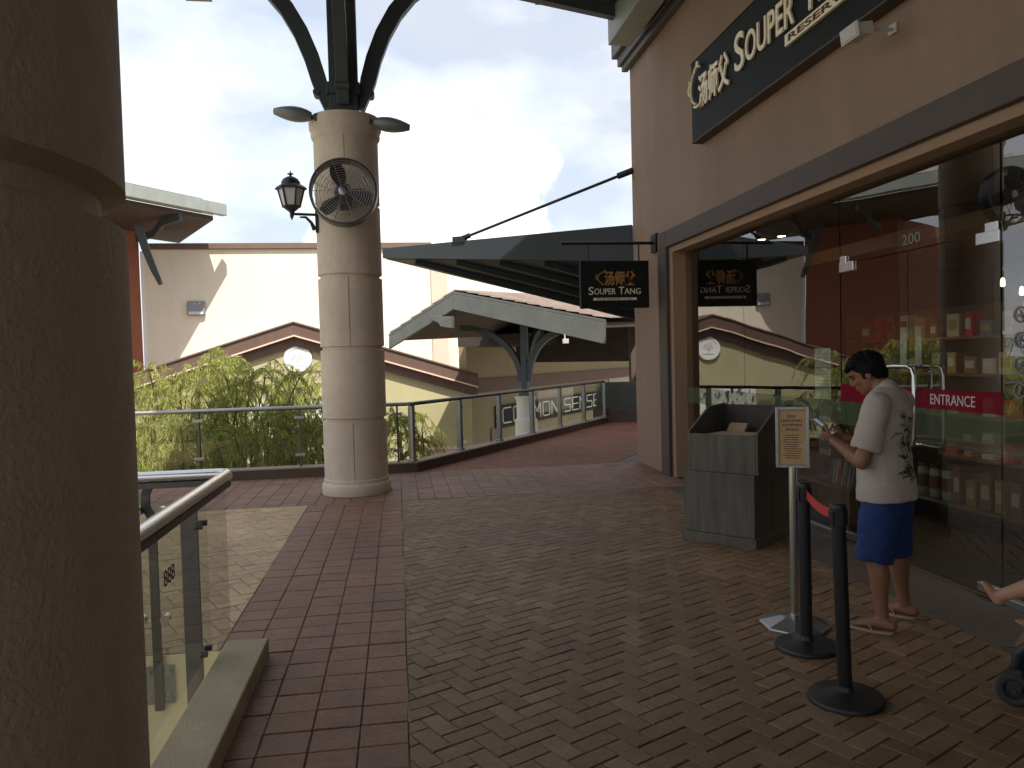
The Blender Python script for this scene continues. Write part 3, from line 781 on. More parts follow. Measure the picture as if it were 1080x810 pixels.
# ------------------------------------------------------------------ railings
def round_clamp(mb,p,ax,r=.022,l=.03):
    ax=V(ax).normalized(); p=V(p); mb.tube([p-ax*l/2,p+ax*l/2],r,14)
NR=thing('glass_railing','near glass railing with a shiny steel handrail around the floor opening','railing',(-1.0,3,0))
b=MB(); b.tube([(-.97,-1.9,1.03),(-.97,4.50,1.03),(-.985,4.545,1.03),(-1.03,4.56,1.03),(-5.9,4.56,1.03)],.032,16); 
b.build('handrail',M['steel'],NR,smooth=True)
b=MB(); b.bb((-.985,-1.9,.965),(-.955,4.53,.998)); b.bb((-5.9,4.545,.965),(-1.0,4.575,.998)); b.build('rail_channel',M['darksteel'],NR)
for y0,y1 in ((3.06,4.70),(1.4,3.04),(-1.9,1.38)):
    b=MB(); b.bb((-1.035,y0,.03),(-1.025,min(y1,4.72),.935)); b.build('glass_panel',M['railglass'],NR,bevel=.002)
text_mb('888',.10,.002,Matrix(((0,0,1),(1,0,0),(0,1,0))) if False else FACE_X,(-1.02,3.62,.70),fit=.16).build('sticker',M['inkbrown'],NR)
for x0,x1 in ((-2.7,-1.10),(-4.3,-2.72),(-5.9,-4.32)):
    b=MB(); b.bb((x0,4.54,.03),(x1,4.55,.90)); b.build('glass_panel',M['railglass'],NR,bevel=.002)
for y in (4.12,2.4,.7):
    b=MB(); b.bb((-1.125,y-.010,-.30),(-1.04,y+.010,.97)); b.build('post',M['darksteel'],NR,bevel=.003)
    b=MB()
    for z in (.83,.17):
        for dy in (-.035,.06): round_clamp(b,(-1.03,y+dy,z),(1,0,0),.016,.04); 
        b.tube([(-1.05,y-.035,z),(-1.05,y+.06,z)],.009,10)
    b.build('clamp',M['darksteel'],NR,smooth=True)
for x in (-1.40,-2.9,-4.4):
    b=MB(); b.bar([(x,4.572,-.31),(x,4.572,.80),(x-.03,4.572,.86),(x-.03,4.572,.93),(x,4.565,.99)],.016,.05,up=(1,0,0)); b.build('post',M['darksteel'],NR,bevel=.003)
    b=MB(); b.bb((x-.085,4.578,-.275),(x+.085,4.588,-.055))
    b.build('base_plate',M['dullsteel'],NR,bevel=.003)
    b=MB()
    for dx in (-.055,.055):
        for z in (-.235,-.095): round_clamp(b,(x+dx,4.572,z),(0,1,0),.017,.02)
        for z in (.84,.23): round_clamp(b,(x+dx*1.15,4.535,z),(0,1,0),.026,.05)
    b.build('clamp',M['steel'],NR,smooth=True)

FR=thing('glass_railing','straight glass railing with round handrail in front of the willowy plants behind the column','railing',(-2.8,11.5,.15))
b=MB(); b.tube([(-6,11.48,1.0),(.21,11.48,1.0)],.03,14); b.build('handrail',M['dullsteel'],FR,smooth=True)
px=[-5.65,-4.24,-2.83,-1.43,-.03]
for i,x in enumerate(px):
    b=MB(); b.bb((x-.014,11.45,.148),(x+.014,11.51,.975)); b.build('post',M['darksteel'],FR,bevel=.003)
    b=MB()
    for z in (.86,.32): b.bb((x-.07,11.432,z-.022),(x+.07,11.452,z+.022))
    b.build('clamp',M['dullsteel'],FR,bevel=.004)
    nx=px[i+1] if i<4 else .20
    b=MB(); b.bb((x+.03,11.437,.20),(nx-.03,11.447,.95)); b.build('glass_panel',M['railglass'],FR,bevel=.002)
DR=thing('glass_railing','diagonal glass railing with paired steel posts climbing away beside the red paving','railing',(2.6,14.8,.15))
def dp(t,off=.10,z=0): return V((.25,11.40,z))+D*t+DN*off
b=MB(); b.tube([dp(-.05,.10,1.0),dp(8.35,.10,1.0)],.03,14); b.build('handrail',M['darksteel'],DR,smooth=True)
ang=math.atan2(D.y,D.x); rotD=Matrix.Rotation(ang,3,'Z')
ts=[.02+1.39*i for i in range(7)]
for i,t_ in enumerate(ts):
    b=MB()
    for s_ in (-.028,.028): b.box(dp(t_+s_,.10,.56),(.018,.075,.83),rotD)
    b.box(dp(t_,.10,.165),(.11,.11,.03),rotD); b.build('post',M['dullsteel'],DR,bevel=.003)
    b=MB()
    for z in (.86,.32): b.box(dp(t_+.06,.10,z),(.07,.035,.045),rotD)
    b.build('clamp',M['steel'],DR,bevel=.004)
    if i<6:
        b=MB(); b.box(dp(t_+.695,.10,.575),(1.27,.010,.76),rotD); b.build('glass_panel',M['railglass'],DR,bevel=.002)

# ------------------------------------------------------------------ dark canopy beside the shop
CN=thing('canopy','dark slate cantilevered canopy hung from the shop corner on a steel rod','canopy',(3.6,11.3,3.4))
a_=V((3.585,11.37,0)); b_=V((-.2,13.6,0)); e_=V((.5,.866,0))
b=MB(); b.prism([a_+V((0,0,3.06)),a_+V((0,0,3.62)),b_+V((0,0,3.60)),b_+V((0,0,3.43))],V((.05,.09,0))); b.build('front_fascia',M['slate'],CN,bevel=.006)
def atz(p,z): return V((p.x,p.y,z))
c_=V((5.0,13.95,0)); cz=2.15
A1,B1,C1=atz(a_+V((.04,.10,0)),3.07),atz(b_+V((.06,.09,0)),3.42),atz(c_,cz)
A2,B2,C2=atz(a_+V((.04,.10,0)),3.58),atz(b_+V((.06,.09,0)),3.57),atz(c_,3.57)
b=MB(); b.add([A1,B1,C1,A2,B2,C2],[(0,1,2),(5,4,3),(0,3,4,1),(1,4,5,2),(2,5,3,0)]); b.build('soffit',M['slate'],CN)
for q in (.12,.30,.48,.66,.84):
    p0=B1.lerp(A1,q); p1=C1.lerp(A1,q); b=MB(); b.bar([p0+V((.05,.03,-.03)),p1+V((-.1,0,-.03))],.09,.12); b.build('soffit_beam',M['slate'],CN)
b=MB(); b.tube([(3.597,11.30,4.42),(1.10,12.87,3.64)],.024,10); b.tube([(3.597,11.30,4.42),(3.40,11.42,4.36)],.05,10); b.tube([(1.25,12.78,3.69),(1.10,12.87,3.64)],.045,10); b.box((1.09,12.88,3.63),(.22,.12,.10),R(-30)); b.build('tie_rod',M['black'],CN,smooth=True)

# ------------------------------------------------------------------ pavilion with gable roof on a braced column
PV=thing('pavilion','open pavilion with a grey gabled roof edge and brown tiles on a braced white column','pavilion',(3.06,18.5,-.25))
nv=V((.5292,.8485,0))                                     # into depth
Pp=dict(A=V((1.443,19.472,3.288)),L=V((-.207,20.501,2.28)),Lb=V((-.217,20.507,1.956)),Rr=V((4.792,17.384,2.405)),Rb=V((4.782,17.39,1.899)),Ab=V((1.431,19.479,2.90)))
b=MB(); b.prism([Pp['A'],Pp['L'],Pp['Lb'],Pp['Ab']],nv*.10); b.prism([Pp['A'],Pp['Ab'],Pp['Rb'],Pp['Rr']],nv*.10); b.build('barge_board',M['bargegrey'],PV,bevel=.01)
up=V((0,0,.04))
b=MB(); b.prism([Pp['A']+V((0,0,.01)),Pp['A']+V((0,0,.07)),Pp['L']+V((0,0,.07)),Pp['L']+V((0,0,.01))],nv*.10); b.prism([Pp['A']+V((0,0,.01)),Pp['Rr']+V((0,0,.01)),Pp['Rr']+V((0,0,.07)),Pp['A']+V((0,0,.07))],nv*.10); b.build('drip_edge',M['bargegrey'],PV)
# tiled slopes: rows of overlapping tiles
b=MB(); dep=8.5
def slope(P0,P1,lift):
    n=int((P1-P0).length/.32)
    for i in range(n):
        q0=P0.lerp(P1,i/n)+V((0,0,.10)); q1=P0.lerp(P1,(i+1)/n+.02)+V((0,0,.10-.0))
        for j in range(int(dep/.3)):
            s0=nv*(j*.3+.1+ .002); s1=nv*(j*.3+.395)
            lf=V((0,0,lift*j*.3)); 
            b.prism([q0+s0+lf,q1+s0+lf+V((0,0,.03)),q1+s1+lf+V((0,0,.03)),q0+s1+lf],(0,0,.025))
slope(Pp['A'],Pp['Rr'],.045); slope(Pp['A'],Pp['L'],.045)
b.build('roof_tiles',M['rooftile'],PV)
b=MB(); b.prism([Pp['A']+nv*.1,Pp['Rr']+nv*.1,Pp['Rr']+nv*dep+V((0,0,.3)),Pp['A']+nv*dep+V((0,0,.3))],(0,0,-.12)); b.prism([Pp['A']+nv*.1,Pp['L']+nv*.1,Pp['L']+nv*dep+V((0,0,.3)),Pp['A']+nv*dep+V((0,0,.3))],(0,0,-.12)); b.build('soffit',M['soffit'],PV)
bk=nv*dep+V((0,0,.25))
b=MB(); b.prism([Pp['A']+bk,Pp['L']+bk,Pp['Lb']+bk+V((0,0,-.75)),Pp['Rb']+bk+V((0,0,-.75)),Pp['Rr']+bk],nv*.1); b.build('back_panel',M['shopwall'],PV)  # dark sheet added to stand for the shade under the roof
cb=V((3.06,18.46,0))*1.10
KC=1.10; n0=len(PV.children)
b=MB(); b.lathe([(.30,-4.5),(.30,-.02),(.27,0),(.25,.03),(.25,.50),(.27,.53),(.29,.56),(.29,.60),(.24,.62)],cb,32); b.build('column_base',M['white'],PV,smooth=True)
b=MB(); b.box(cb+V((0,0,1.70)),(.17,.17,2.16),R(-32)); b.box(cb+V((0,0,.66)),(.28,.28,.08),R(-32)); b.build('post',M['steelpost'],PV,bevel=.006)
hd=V((.8485,-.5292,0))
for s_,reach,ht in ((-1,1.80,2.50),(1,1.05,2.3)):
    pts=[]
    for i in range(9):
        u=i/8; pts.append(cb+hd*s_*(.10+reach*(1-math.cos(u*PI/2)))+V((0,0,1.0+(ht-1.0)*math.sin(u*PI/2))))
    b=MB(); b.bar(pts,.14,.16,up=hd*s_+V((0,0,.2))); b.build('brace',M['steelpost'],PV,bevel=.006)
for s_ in (1,):
    pts=[cb+nv*s_*(.10+1.2*(1-math.cos(i/8*PI/2)))+V((0,0,1.0+1.4*math.sin(i/8*PI/2))) for i in range(9)]
    b=MB(); b.bar(pts,.14,.16,up=nv*s_+V((0,0,.2))); b.build('brace',M['steelpost'],PV,bevel=.006)
# scrolled beam end under the left barge board
q=V((1.0,19.75,0)); 
b=MB(); b.prism([V((.93,19.79,2.74)),V((.95,19.78,2.66)),V((1.12,19.67,2.58)),V((1.18,19.63,2.48)),V((1.45,19.47,2.42)),V((1.45,19.47,2.72))],-nv*.16); b.build('beam_end',M['bargegrey'],PV,bevel=.008)

tag(MB().box(V((3.95,17.85,2.0)),(.14,.10,.11)).tube([(3.95,17.9,2.05),(3.95,17.95,2.3)],.015,8).build('security_camera',M['floodwhite'],bevel=.01),'small pale box camera hanging under the pavilion roof','camera')

# ------------------------------------------------------------------ lower shop along the diagonal with the long name board
LS=thing('lower_shop','beige shop on the lower level behind the pavilion with brown bands','shop',(4.5,23,-4.5))
KF=1.42; f0=V((1.68,18.96,0)); F=lambda t,z,off=0:V((f0.x*KF,f0.y*KF,1.65+(z-1.65)*KF))+D*t*KF-DN*off
rotF=Matrix.Rotation(math.atan2(D.y,D.x),3,'Z')
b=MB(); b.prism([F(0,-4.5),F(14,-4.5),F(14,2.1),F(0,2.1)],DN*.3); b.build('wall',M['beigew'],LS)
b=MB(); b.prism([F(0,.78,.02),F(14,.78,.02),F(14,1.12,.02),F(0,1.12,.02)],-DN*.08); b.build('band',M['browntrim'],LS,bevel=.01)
b=MB(); b.prism([F(-.5,1.93,2.8),F(14,1.93,2.8),F(14,2.2,2.8),F(-.5,2.2,2.8)],DN*2.7); b.build('shade_overhang',M['shopwall'],LS)  # dark overhang added to keep the wall below it in shade
b=MB(); b.prism([F(10.3,-.2,.02),F(14,-.2,.02),F(14,.78,.02),F(10.3,.78,.02)],-DN*.05); b.build('shop_window',M['shopglass'],LS)
b=MB(); b.prism([F(1.15,-.55,.015),F(1.75,-.55,.015),F(1.75,-.2,.015),F(1.15,-.2,.015)],-DN*.04); b.build('vent',M['darksteel'],LS)
CS=thing('name_board','long dark board with square outlined pale letters behind the diagonal railing','sign',tuple(F(6,0,.1)))
b=MB(); b.prism([F(1.40,-.22,.03),F(11.2,-.22,.03),F(11.2,.38,.03),F(1.40,.38,.03)],-DN*.10); b.build('board',M['signboard'],CS,bevel=.01)
GL={'C':[[(1,1),(.15,1),(0,.85),(0,.15),(.15,0),(1,0)]],'O':[[(0,.1),(.1,0),(.9,0),(1,.1),(1,.9),(.9,1),(.1,1),(0,.9),(0,.1)]],'M':[[(0,0),(.05,1),(.5,.4),(.95,1),(1,0)]],'N':[[(0,0),(0,1),(1,0),(1,1)]],'S':[[(1,1),(.1,1),(0,.9),(0,.6),(.1,.5),(.9,.5),(1,.4),(1,.1),(.9,0),(0,0)]],'E':[[(1,1),(0,1),(0,0),(1,0)],[(0,.5),(.95,.5)]]}
b=MB(); cur=1.66
lw=.475;gp=.172
for ch in 'COMMON SENSE':
    if ch==' ': cur+=.36; continue
    for st in GL[ch]:
        for i in range(len(st)-1):
            p0=F(cur+st[i][0]*lw,-.10+st[i][1]*.40,.14); p1=F(cur+st[i+1][0]*lw,-.10+st[i+1][1]*.40,.14)
            e=(p1-p0).normalized()*.026
            b.bar([p0-e,p1+e],.04,.062,up=DN)
    cur+=lw+gp
b.build('lettering',M['white'],CS)
# steps / planter and end cabinet
b=MB()
for i in range(4): b.bb((.35+i*.12,20.2,-1.6+i*.22),(1.55,20.8+i*.0,-1.38+i*.22))
b.bb((1.55,19.9,-4.5),(1.75,20.9,-.55))
b.bb((.35,20.2,-4.5),(1.55,20.8,-1.6))
tag(b.build('stair',M['stepbrown']),'dark brown stepped blocks below the gable wall beyond the railing corner','steps')
CB=thing('cabinet','dark grey green low cabinet at the far end of the diagonal railing','cabinet',(5.3,18.3,0))
b=MB(); b.box((5.55,18.55,.48),(1.3,.5,.96),rotF@Matrix.Rotation(R(-80),3,'Z')); b.build('body',M['metalgrey'],CB,bevel=.01)
b=MB(); b.box((5.50,18.45,.16),(1.4,.62,.32),rotF@Matrix.Rotation(R(-80),3,'Z')); b.build('plinth',M['trim'],CB,bevel=.01)
b=MB(); b.bb((6.4,20.6,0),(10.0,20.8,3.0)); b.build('end_panel',M['trim'],CB)

# ------------------------------------------------------------------ far buildings
GB=thing('gable_building','olive cream building with a brown trimmed gable and a white medallion','building',(-3.2,26,-4.5))
gA=(-3.24,2.93); sl=.312
def gz(x): return gA[1]-sl*abs(x-gA[0])
xl,xr=-10.5,2.62
b=MB(); b.prism([(xl+.3,25.6,-4.5),(2.41,25.6,-4.5),(2.41,25.6,gz(2.41)-.15),(gA[0],25.6,gA[1]-.15),(xl+.3,25.6,gz(xl)-.15)],(0,3.7,0)); b.build('wall',M['olive'],GB)
for off0,off1,pr,nm in ((0,.40,.30,'barge_board'),(.40,.74,.14,'moulding')):
    for x1,x2 in ((xl,gA[0]),(gA[0],xr)):
        b=MB(); b.prism([(x1,25.6-pr,gz(x1)-off0),(x2,25.6-pr,gz(x2)-off0),(x2,25.6-pr,gz(x2)-off1),(x1,25.6-pr,gz(x1)-off1)],(0,pr-.003,0)); b.build(nm,M['browntrim'],GB,bevel=.012)
for x1,x2 in ((xl,gA[0]),(gA[0],xr)):
    b=MB(); b.prism([(x1,25.25,gz(x1)+.002),(x2,25.25,gz(x2)+.002),(x2,25.25,gz(x2)+.05),(x1,25.25,gz(x1)+.05)],(0,4.1,0)); b.build('roof',M['coping'],GB)
    b=MB(); b.prism([(x1,25.27,gz(x1)-.43),(x2,25.27,gz(x2)-.43),(x2,25.27,gz(x2)-.38),(x1,25.27,gz(x1)-.38)],(0,.03,0)); b.build('drip_strip',M['pinkish'],GB)
b=MB(); b.bb((-4.9,25.54,-.75),(-2.0,25.597,.35)); b.build('shopfront',M['white'],GB)
b=MB()
rr=random.Random(5)
for i in range(60):
    x=rr.uniform(-4.85,-2.1); z=rr.uniform(-.7,.25); b.bb((x,25.533,z),(x+rr.uniform(.04,.10),25.539,z+rr.uniform(.05,.22)))
b.build('shopfront_print',M['inkgrey'],GB)
MD=thing('medallion','round white plaster medallion with a raised plant emblem on the gable','emblem',(-3.17,25.5,1.79))
A=Matrix.Rotation(R(90),3,'X'); mc=V((-3.17,25.6,1.79))
b=MB(); b.lathe([(.43,.003),(.44,.03),(.44,.08),(.42,.10),(.01,.10)],mc,56,A); b.build('disc',M['white'],MD,smooth=True)
b=MB()
arc=[mc+V((.33*math.cos(R(a)),-.105,.33*math.sin(R(a)))) for a in range(20,161,7)]; b.tube(arc,.014,6)
for s_ in (-1,1):
    for k_ in range(3):
        z0=-.10+k_*.06; ln=.22-.04*k_
        b.tube([mc+V((0,-.105,z0)),mc+V((s_*ln*.5,-.105,z0+.10)),mc+V((s_*ln,-.105,z0+.10))],.012,6)
        b.tube([mc+V((s_*ln*.4,-.105,z0+.08)),mc+V((s_*ln*.7,-.105,z0+.19))],.010,6)
b.tube([mc+V((0,-.105,-.20)),mc+V((0,-.105,.2))],.012,6); b.tube([mc+V((-.2,-.105,-.22)),mc+V((.2,-.105,-.22))],.012,6)
b.build('relief',M['whiterelief'],MD)

CB2=thing('cream_building','tall cream rendered wall with a thin brown coping behind the gable','building',(-4,29.5,-4.5))
b=MB(); b.bb((-8.9,29.4,-4.5),(1.35,29.9,5.86)); b.bb((1.95,29.5,-4.5),(3.7,29.9,5.0)); b.build('wall',M['cream'],CB2)
b=MB(); b.bb((1.35,29.3,-4.5),(1.95,29.9,5.8)); b.build('pilaster',M['pinkish'],CB2)
b=MB(); b.bb((-8.95,29.28,5.862),(1.4,29.98,6.07)); b.build('coping',M['coping'],CB2,bevel=.012)
b=MB(); b.bb((-9.02,29.38,-4.5),(-8.902,29.95,5.8)); b.build('corner_strip',M['white'],CB2)
LB=thing('wall_lamp','dark grey box wall lamp on the sunlit cream wall','lamp',(-7.15,29.3,3.7))
b=MB(); b.bb((-7.46,29.24,3.48),(-6.84,29.397,3.98)); b.build('housing',M['floodgrey'],LB,bevel=.03)
b=MB(); b.bb((-7.40,29.225,3.50),(-6.90,29.238,3.60)); b.build('lens',M['frosted'],LB)
for q in ((-7.2,3.85),(-7.02,3.88)):
    b=MB(); b.bb((q[0],29.22,q[1]),(q[0]+.03,29.239,q[1]+.06)); b.build('clip',M['frosted'],LB)

OB=thing('orange_building','orange rendered building with wide grey roof eaves at the left','building',(-9.5,28,-4.5))
o0=V((-9.05,29.38,0)); 
b=MB(); b.prism([o0+V((0,0,-4.5)),o0-D*3.6+V((0,0,-4.5)),o0-D*3.6+DN*5+V((0,0,-4.5)),o0+DN*5+V((0,0,-4.5))],(0,0,11.0)); b.build('wall',M['orange'],OB)
g0=V((-5.83,28.3,0))
c0=V((-6.22,28.3,0)); c1_=V((-8.3,31.8,0))
b=MB(); b.prism([atz(c0,6.72),atz(c0-D*9,6.72),atz(c1_-D*9,6.45),atz(c1_,6.45)],(0,0,.14)); b.build('soffit',M['soffit'],OB)
b=MB(); b.prism([atz(c0-DN*.02,6.87),atz(c0-D*9-DN*.02,6.87),atz(c1_-D*9+DN*2,8.6),atz(c1_+DN*2,8.6)],(0,0,.1)); b.build('roof',M['rooftile'],OB)
b=MB(); b.bar([atz(g0,7.06),atz(g0-D*10,7.06)],.24,.40); b.build('gutter',M['gutter'],OB,bevel=.015)
b=MB(); b.bar([atz(g0-D*.9+DN*.18,7.29),atz(g0-D*10+DN*.18,7.29)],.3,.05); b.build('drip_edge',M['slate'],OB)
for t_ in (1.6,4.2):
    b=MB(); p0=g0-D*t_
    b.bar([atz(p0+DN*.3,6.62),atz(p0+DN*1.2,6.52),atz(p0+DN*1.6,6.2),atz(p0+DN*2.5,6.1)],.14,.24); b.build('rafter_end',M['steelpost'],OB,bevel=.01)
b=MB(); b.bar([V((-8.3,27.0,6.3)),V((-8.15,27.1,5.6)),V((-7.95,27.25,4.9)),V((-7.78,27.4,4.4))],.12,[.26,.24,.2,.12],up=(1,0,.2)); b.build('arched_brace',M['slate'],OB,bevel=.01)

# ------------------------------------------------------------------ vegetation
def leaf_quad(mb,p,d,l,wd):
    d=V(d).normalized(); s=d.cross(V((random.uniform(-1,1),random.uniform(-1,1),random.uniform(-.3,.3)))).normalized()
    m=p+d*l*.45
    mb.add([p,m+s*wd/2,p+d*l,m-s*wd/2],[(0,1,2,3)])
def willowy(label,x,y,top,spread,nst,seed,low=-1.2,dens=1.):
    rd=random.Random(seed); random.seed(seed)
    r=thing('willowy_tree',label,'tree',(x,y,-4.5),'willowy green plants behind the railing')
    tr=MB(); lf=MB()
    for i in range(nst):
        az=rd.uniform(0,2*PI); sp=spread*rd.uniform(.25,1.)
        bx,by=x+rd.uniform(-.25,.25),y+rd.uniform(-.25,.25); h=top*rd.uniform(.72,1.02) if top>0 else top
        pts=[V((bx+math.cos(az)*sp*(u**1.8),by+math.sin(az)*sp*(u**1.8),-4.5+(h+4.5)*(1-(1-u)**1.35))) for u in [k_/9 for k_ in range(10)]]
        pts=[p+V((rd.uniform(-.05,.05),rd.uniform(-.05,.05),0)) for p in pts]
        tr.tube(pts,[.035*(1-.75*k_/9) for k_ in range(10)],6)
        for tw in range(int(26*dens)):
            u=rd.uniform(.28,1.0); k_=min(8,int(u*9)); p=pts[k_].lerp(pts[k_+1],u*9-k_)
            if p.z<low-.3: continue
            a=rd.uniform(0,2*PI); ln=rd.uniform(.45,1.05); up_=rd.uniform(.1,.45)
            tp=[p]
            for s in range(1,7):
                q=s/6; tp.append(p+V((math.cos(a)*ln*.75*q,math.sin(a)*ln*.75*q,ln*(up_*math.sin(PI*q*.8)-.75*q*q))))
            tr.tube(tp,[.007,.006,.005,.005,.004,.003,.002],4,cap=False)
            for s in range(62):
                q=rd.uniform(.05,1)*6; k2=min(5,int(q)); pp=tp[k2].lerp(tp[k2+1],q-k2)
                td=(tp[k2+1]-tp[k2]).normalized()
                d=td*.4+V((rd.uniform(-.45,.45),rd.uniform(-.45,.45),rd.uniform(-1.3,-.1)))
                leaf_quad(lf,pp,d,rd.uniform(.08,.16),rd.uniform(.009,.017))
    tr.build('trunk',M['bark'],r); lf.build('crown',M['leaf'],r)
spots=[(-5.1,14.6,1.75,1.2,8,'leftmost pale green plant, tall and close to the near column edge'),
 (-4.1,14.0,1.75,1.1,9,'bushy drooping plant with an arching bare branch left of the railing middle'),
 (-3.35,14.7,1.95,1.0,9,'tallest drooping plant, its top crossing the brown gable trim'),
 (-2.65,13.8,1.65,1.0,8,'drooping plant in front of the left half of the olive wall'),
 (-1.95,15.0,1.62,1.0,8,'drooping plant in front of the white shopfront'),
 (-1.45,14.1,1.0,.8,8,'drooping plant under the medallion just left of the column'),
 (-3.7,12.9,.95,.9,7,'low dense plant close behind the railing at the left'),
 (-2.3,12.8,.85,.9,7,'low dense plant close behind the middle of the railing'),
 (-1.3,12.9,.8,.7,6,'low dense plant close behind the railing beside the column'),
 (.0,14.3,.75,.55,6,'small feathery plant just right of the column')]
for i,(x,y,t_,s_,n_,lb) in enumerate(spots): willowy(lb,x,y,t_,s_,n_,20+i)
random.seed(11)
def broad_tree(label,x,y,h,rad,seed):
    rd=random.Random(seed); random.seed(seed); r=thing('broadleaf_tree',label,'tree',(x,y,-4.5),'distant trees beyond the mall')
    tr=MB(); tr.tube([(x,y,-4.5),(x+.1,y,-2),(x,y+.1,h*.5-1)],[.25,.2,.1],8)
    lf=MB(); cl=[]
    for i in range(16):
        a=rd.uniform(0,2*PI); q=rd.uniform(.2,1)*rad; c=V((x+math.cos(a)*q,y+math.sin(a)*q,h-rad*.2-rd.uniform(0,1.3)*rad)); cl.append(c)
        tr.tube([V((x,y,h*.4-1.5)),(V((x,y,h*.4))+c)/2,c],[.08,.05,.02],5)
        for k_ in range(90):
            d=V((rd.gauss(0,1),rd.gauss(0,1),rd.gauss(0,.8)))*rad*.22
            leaf_quad(lf,c+d,V((rd.uniform(-1,1),rd.uniform(-1,1),rd.uniform(-1,.3))),rd.uniform(.25,.45),rd.uniform(.14,.24))
    tr.build('trunk',M['bark2'],r); lf.build('crown',M['leafdark'],r)
for i,(x,y,h,rad,lb) in enumerate(((-24,26,2.6,2.4,'dark round tree behind the left building, seen mirrored in the glass'),(-29,24,3.6,2.8,'tall dark tree farthest left, seen mirrored in the glass'),(-22,20,1.6,2.0,'low dark tree left of the walkway, seen mirrored in the glass'),(-27,17,2.4,2.3,'broad dark tree left of the walkway, seen mirrored in the glass'))): broad_tree(lb,x,y,h,rad,50+i)
hm=MB(); n=24; vs=[];fs_=[]
for i in range(n+1):
    for j in range(13):
        x=-62+i*(40/n); y=-10+j*5; t_=math.sin(PI*i/n); vs.append((x,y,-4.6+5.6*t_**1.2*(1+.25*noise.noise(V((x*.07,y*.07,0))))))
for i in range(n):
    for j in range(12): a=i*13+j; fs_.append((a,a+13,a+14,a+1))
hm.add(vs,fs_); structure(hm.build('hill',M['hill'],smooth=True))

# ------------------------------------------------------------------ host stand, notices, barriers
PD=thing('host_stand','weathered grey wooden host stand with a sloping open top by the glass','host stand',(2.475,6.49,0))
fu=V((.63,-.777,0)); fv=V((.777,.63,0)); P0=V((2.475,6.49,0)); FW,FD=.66,.78
pp=lambda a,b_,z:P0+fu*a+fv*b_+V((0,0,z))
b=MB(); b.prism([pp(-.02,-.02,0),pp(FW+.02,-.02,0),pp(FW+.02,FD,0),pp(-.02,FD,0)],(0,0,.085)); b.build('plinth',M['wood'],PD,bevel=.004)
b=MB(); b.prism([pp(0,0,.086),pp(FW,0,.086),pp(FW,FD,.086),pp(0,FD,.086)],(0,0,.53)); b.build('lower_box',M['wood'],PD,bevel=.004)
u0,u1=.05,FW-.0
b=MB(); b.prism([pp(u0+.001,.03,.617),pp(u1-.001,.03,.617),pp(u1-.001,.055,.617),pp(u0+.001,.055,.617)],(0,0,.325)); b.build('front_panel',M['wood'],PD,bevel=.003)
for ua in (u0-.022,u1-.0):
    b=MB(); b.prism([pp(ua,.03,.617),pp(ua,FD-.06,.617),pp(ua,FD-.06,1.17),pp(ua,.40,1.15),pp(ua,.03,.955)],fu*.022); b.build('side_panel',M['wood'],PD,bevel=.003)
b=MB(); b.prism([pp(u0+.001,FD-.085,.617),pp(u1-.001,FD-.085,.617),pp(u1-.001,FD-.061,.617),pp(u0+.001,FD-.061,.617)],(0,0,.54)); b.build('back_panel',M['woodin'],PD)
b=MB(); b.prism([pp(u0+.001,.056,.90),pp(u1-.001,.056,.90),pp(u1-.001,FD-.086,.90),pp(u0+.001,FD-.086,.90)],(0,0,.02)); b.build('desk_top',M['woodin'],PD)
b=MB(); b.prism([pp(.20,.075,.921),pp(.60,.075,.921),pp(.60,.36,.921),pp(.20,.36,.921)],(0,0,.018)); tag(b.build('open_book',M['book'],bevel=.004),'flat tan open book lying on the host stand','book')
b=MB(); b.prism([pp(.20,.42,.921),pp(.37,.42,.921),pp(.37,.50,1.0),pp(.20,.50,1.0)],fv*.05); tag(b.build('card_holder',M['book'],bevel=.004),'small tan slanted card holder behind the book on the host stand','holder')

SS=thing('sign_stand','steel pole stand holding a framed tan notice beside the host stand','sign stand',(0,0,0))
b=MB(); b.lathe([(.205,0),(.205,.012),(.20,.02),(.075,.060),(.03,.068)],n=8); b.build('base',M['dullsteel'],SS,bevel=.003)
b=MB(); b.lathe([(.0245,.06),(.0245,.955)],n=20); b.build('pole',M['steel'],SS,smooth=True)
fw_,fz0,fz1=.19,.95,1.315
b=MB(); 
b.bb((-fw_/2,-.014,fz0),(-fw_/2+.02,.014,fz1)); b.bb((fw_/2-.02,-.014,fz0),(fw_/2,.014,fz1)); b.bb((-fw_/2+.02,-.014,fz0),(fw_/2-.02,.014,fz0+.02)); b.bb((-fw_/2+.02,-.014,fz1-.02),(fw_/2-.02,.014,fz1)); b.build('frame',M['dullsteel'],SS,bevel=.003)
b=MB(); b.bb((-fw_/2+.02,-.006,fz0+.02),(fw_/2-.02,.006,fz1-.02)); b.build('notice',M['paper'],SS)
b=MB(); rr=random.Random(9)
for zc,wd,h in ((1.255,.05,.016),(1.230,.12,.016),(1.205,.11,.016),(1.178,.07,.016)):
    x=-wd/2
    while x<wd/2-.004:
        l=rr.uniform(.008,.013); b.bb((x,-.0078,zc-h/2),(x+l*.35,-.0062,zc+h/2)); b.bb((x+l*.35,-.0078,zc+(h/2-.005)),(x+l*.75,-.0062,zc+h/2)); x+=l+.002
z=1.145
while z>1.0:
    b.bb((-rr.uniform(.04,.055),-.0078,z-.002),(rr.uniform(.03,.055),-.0062,z+.002)); z-=.0135
b.build('print',M['inkbrown'],SS)
seat(SS,(2.305,4.26,0),R(-28))

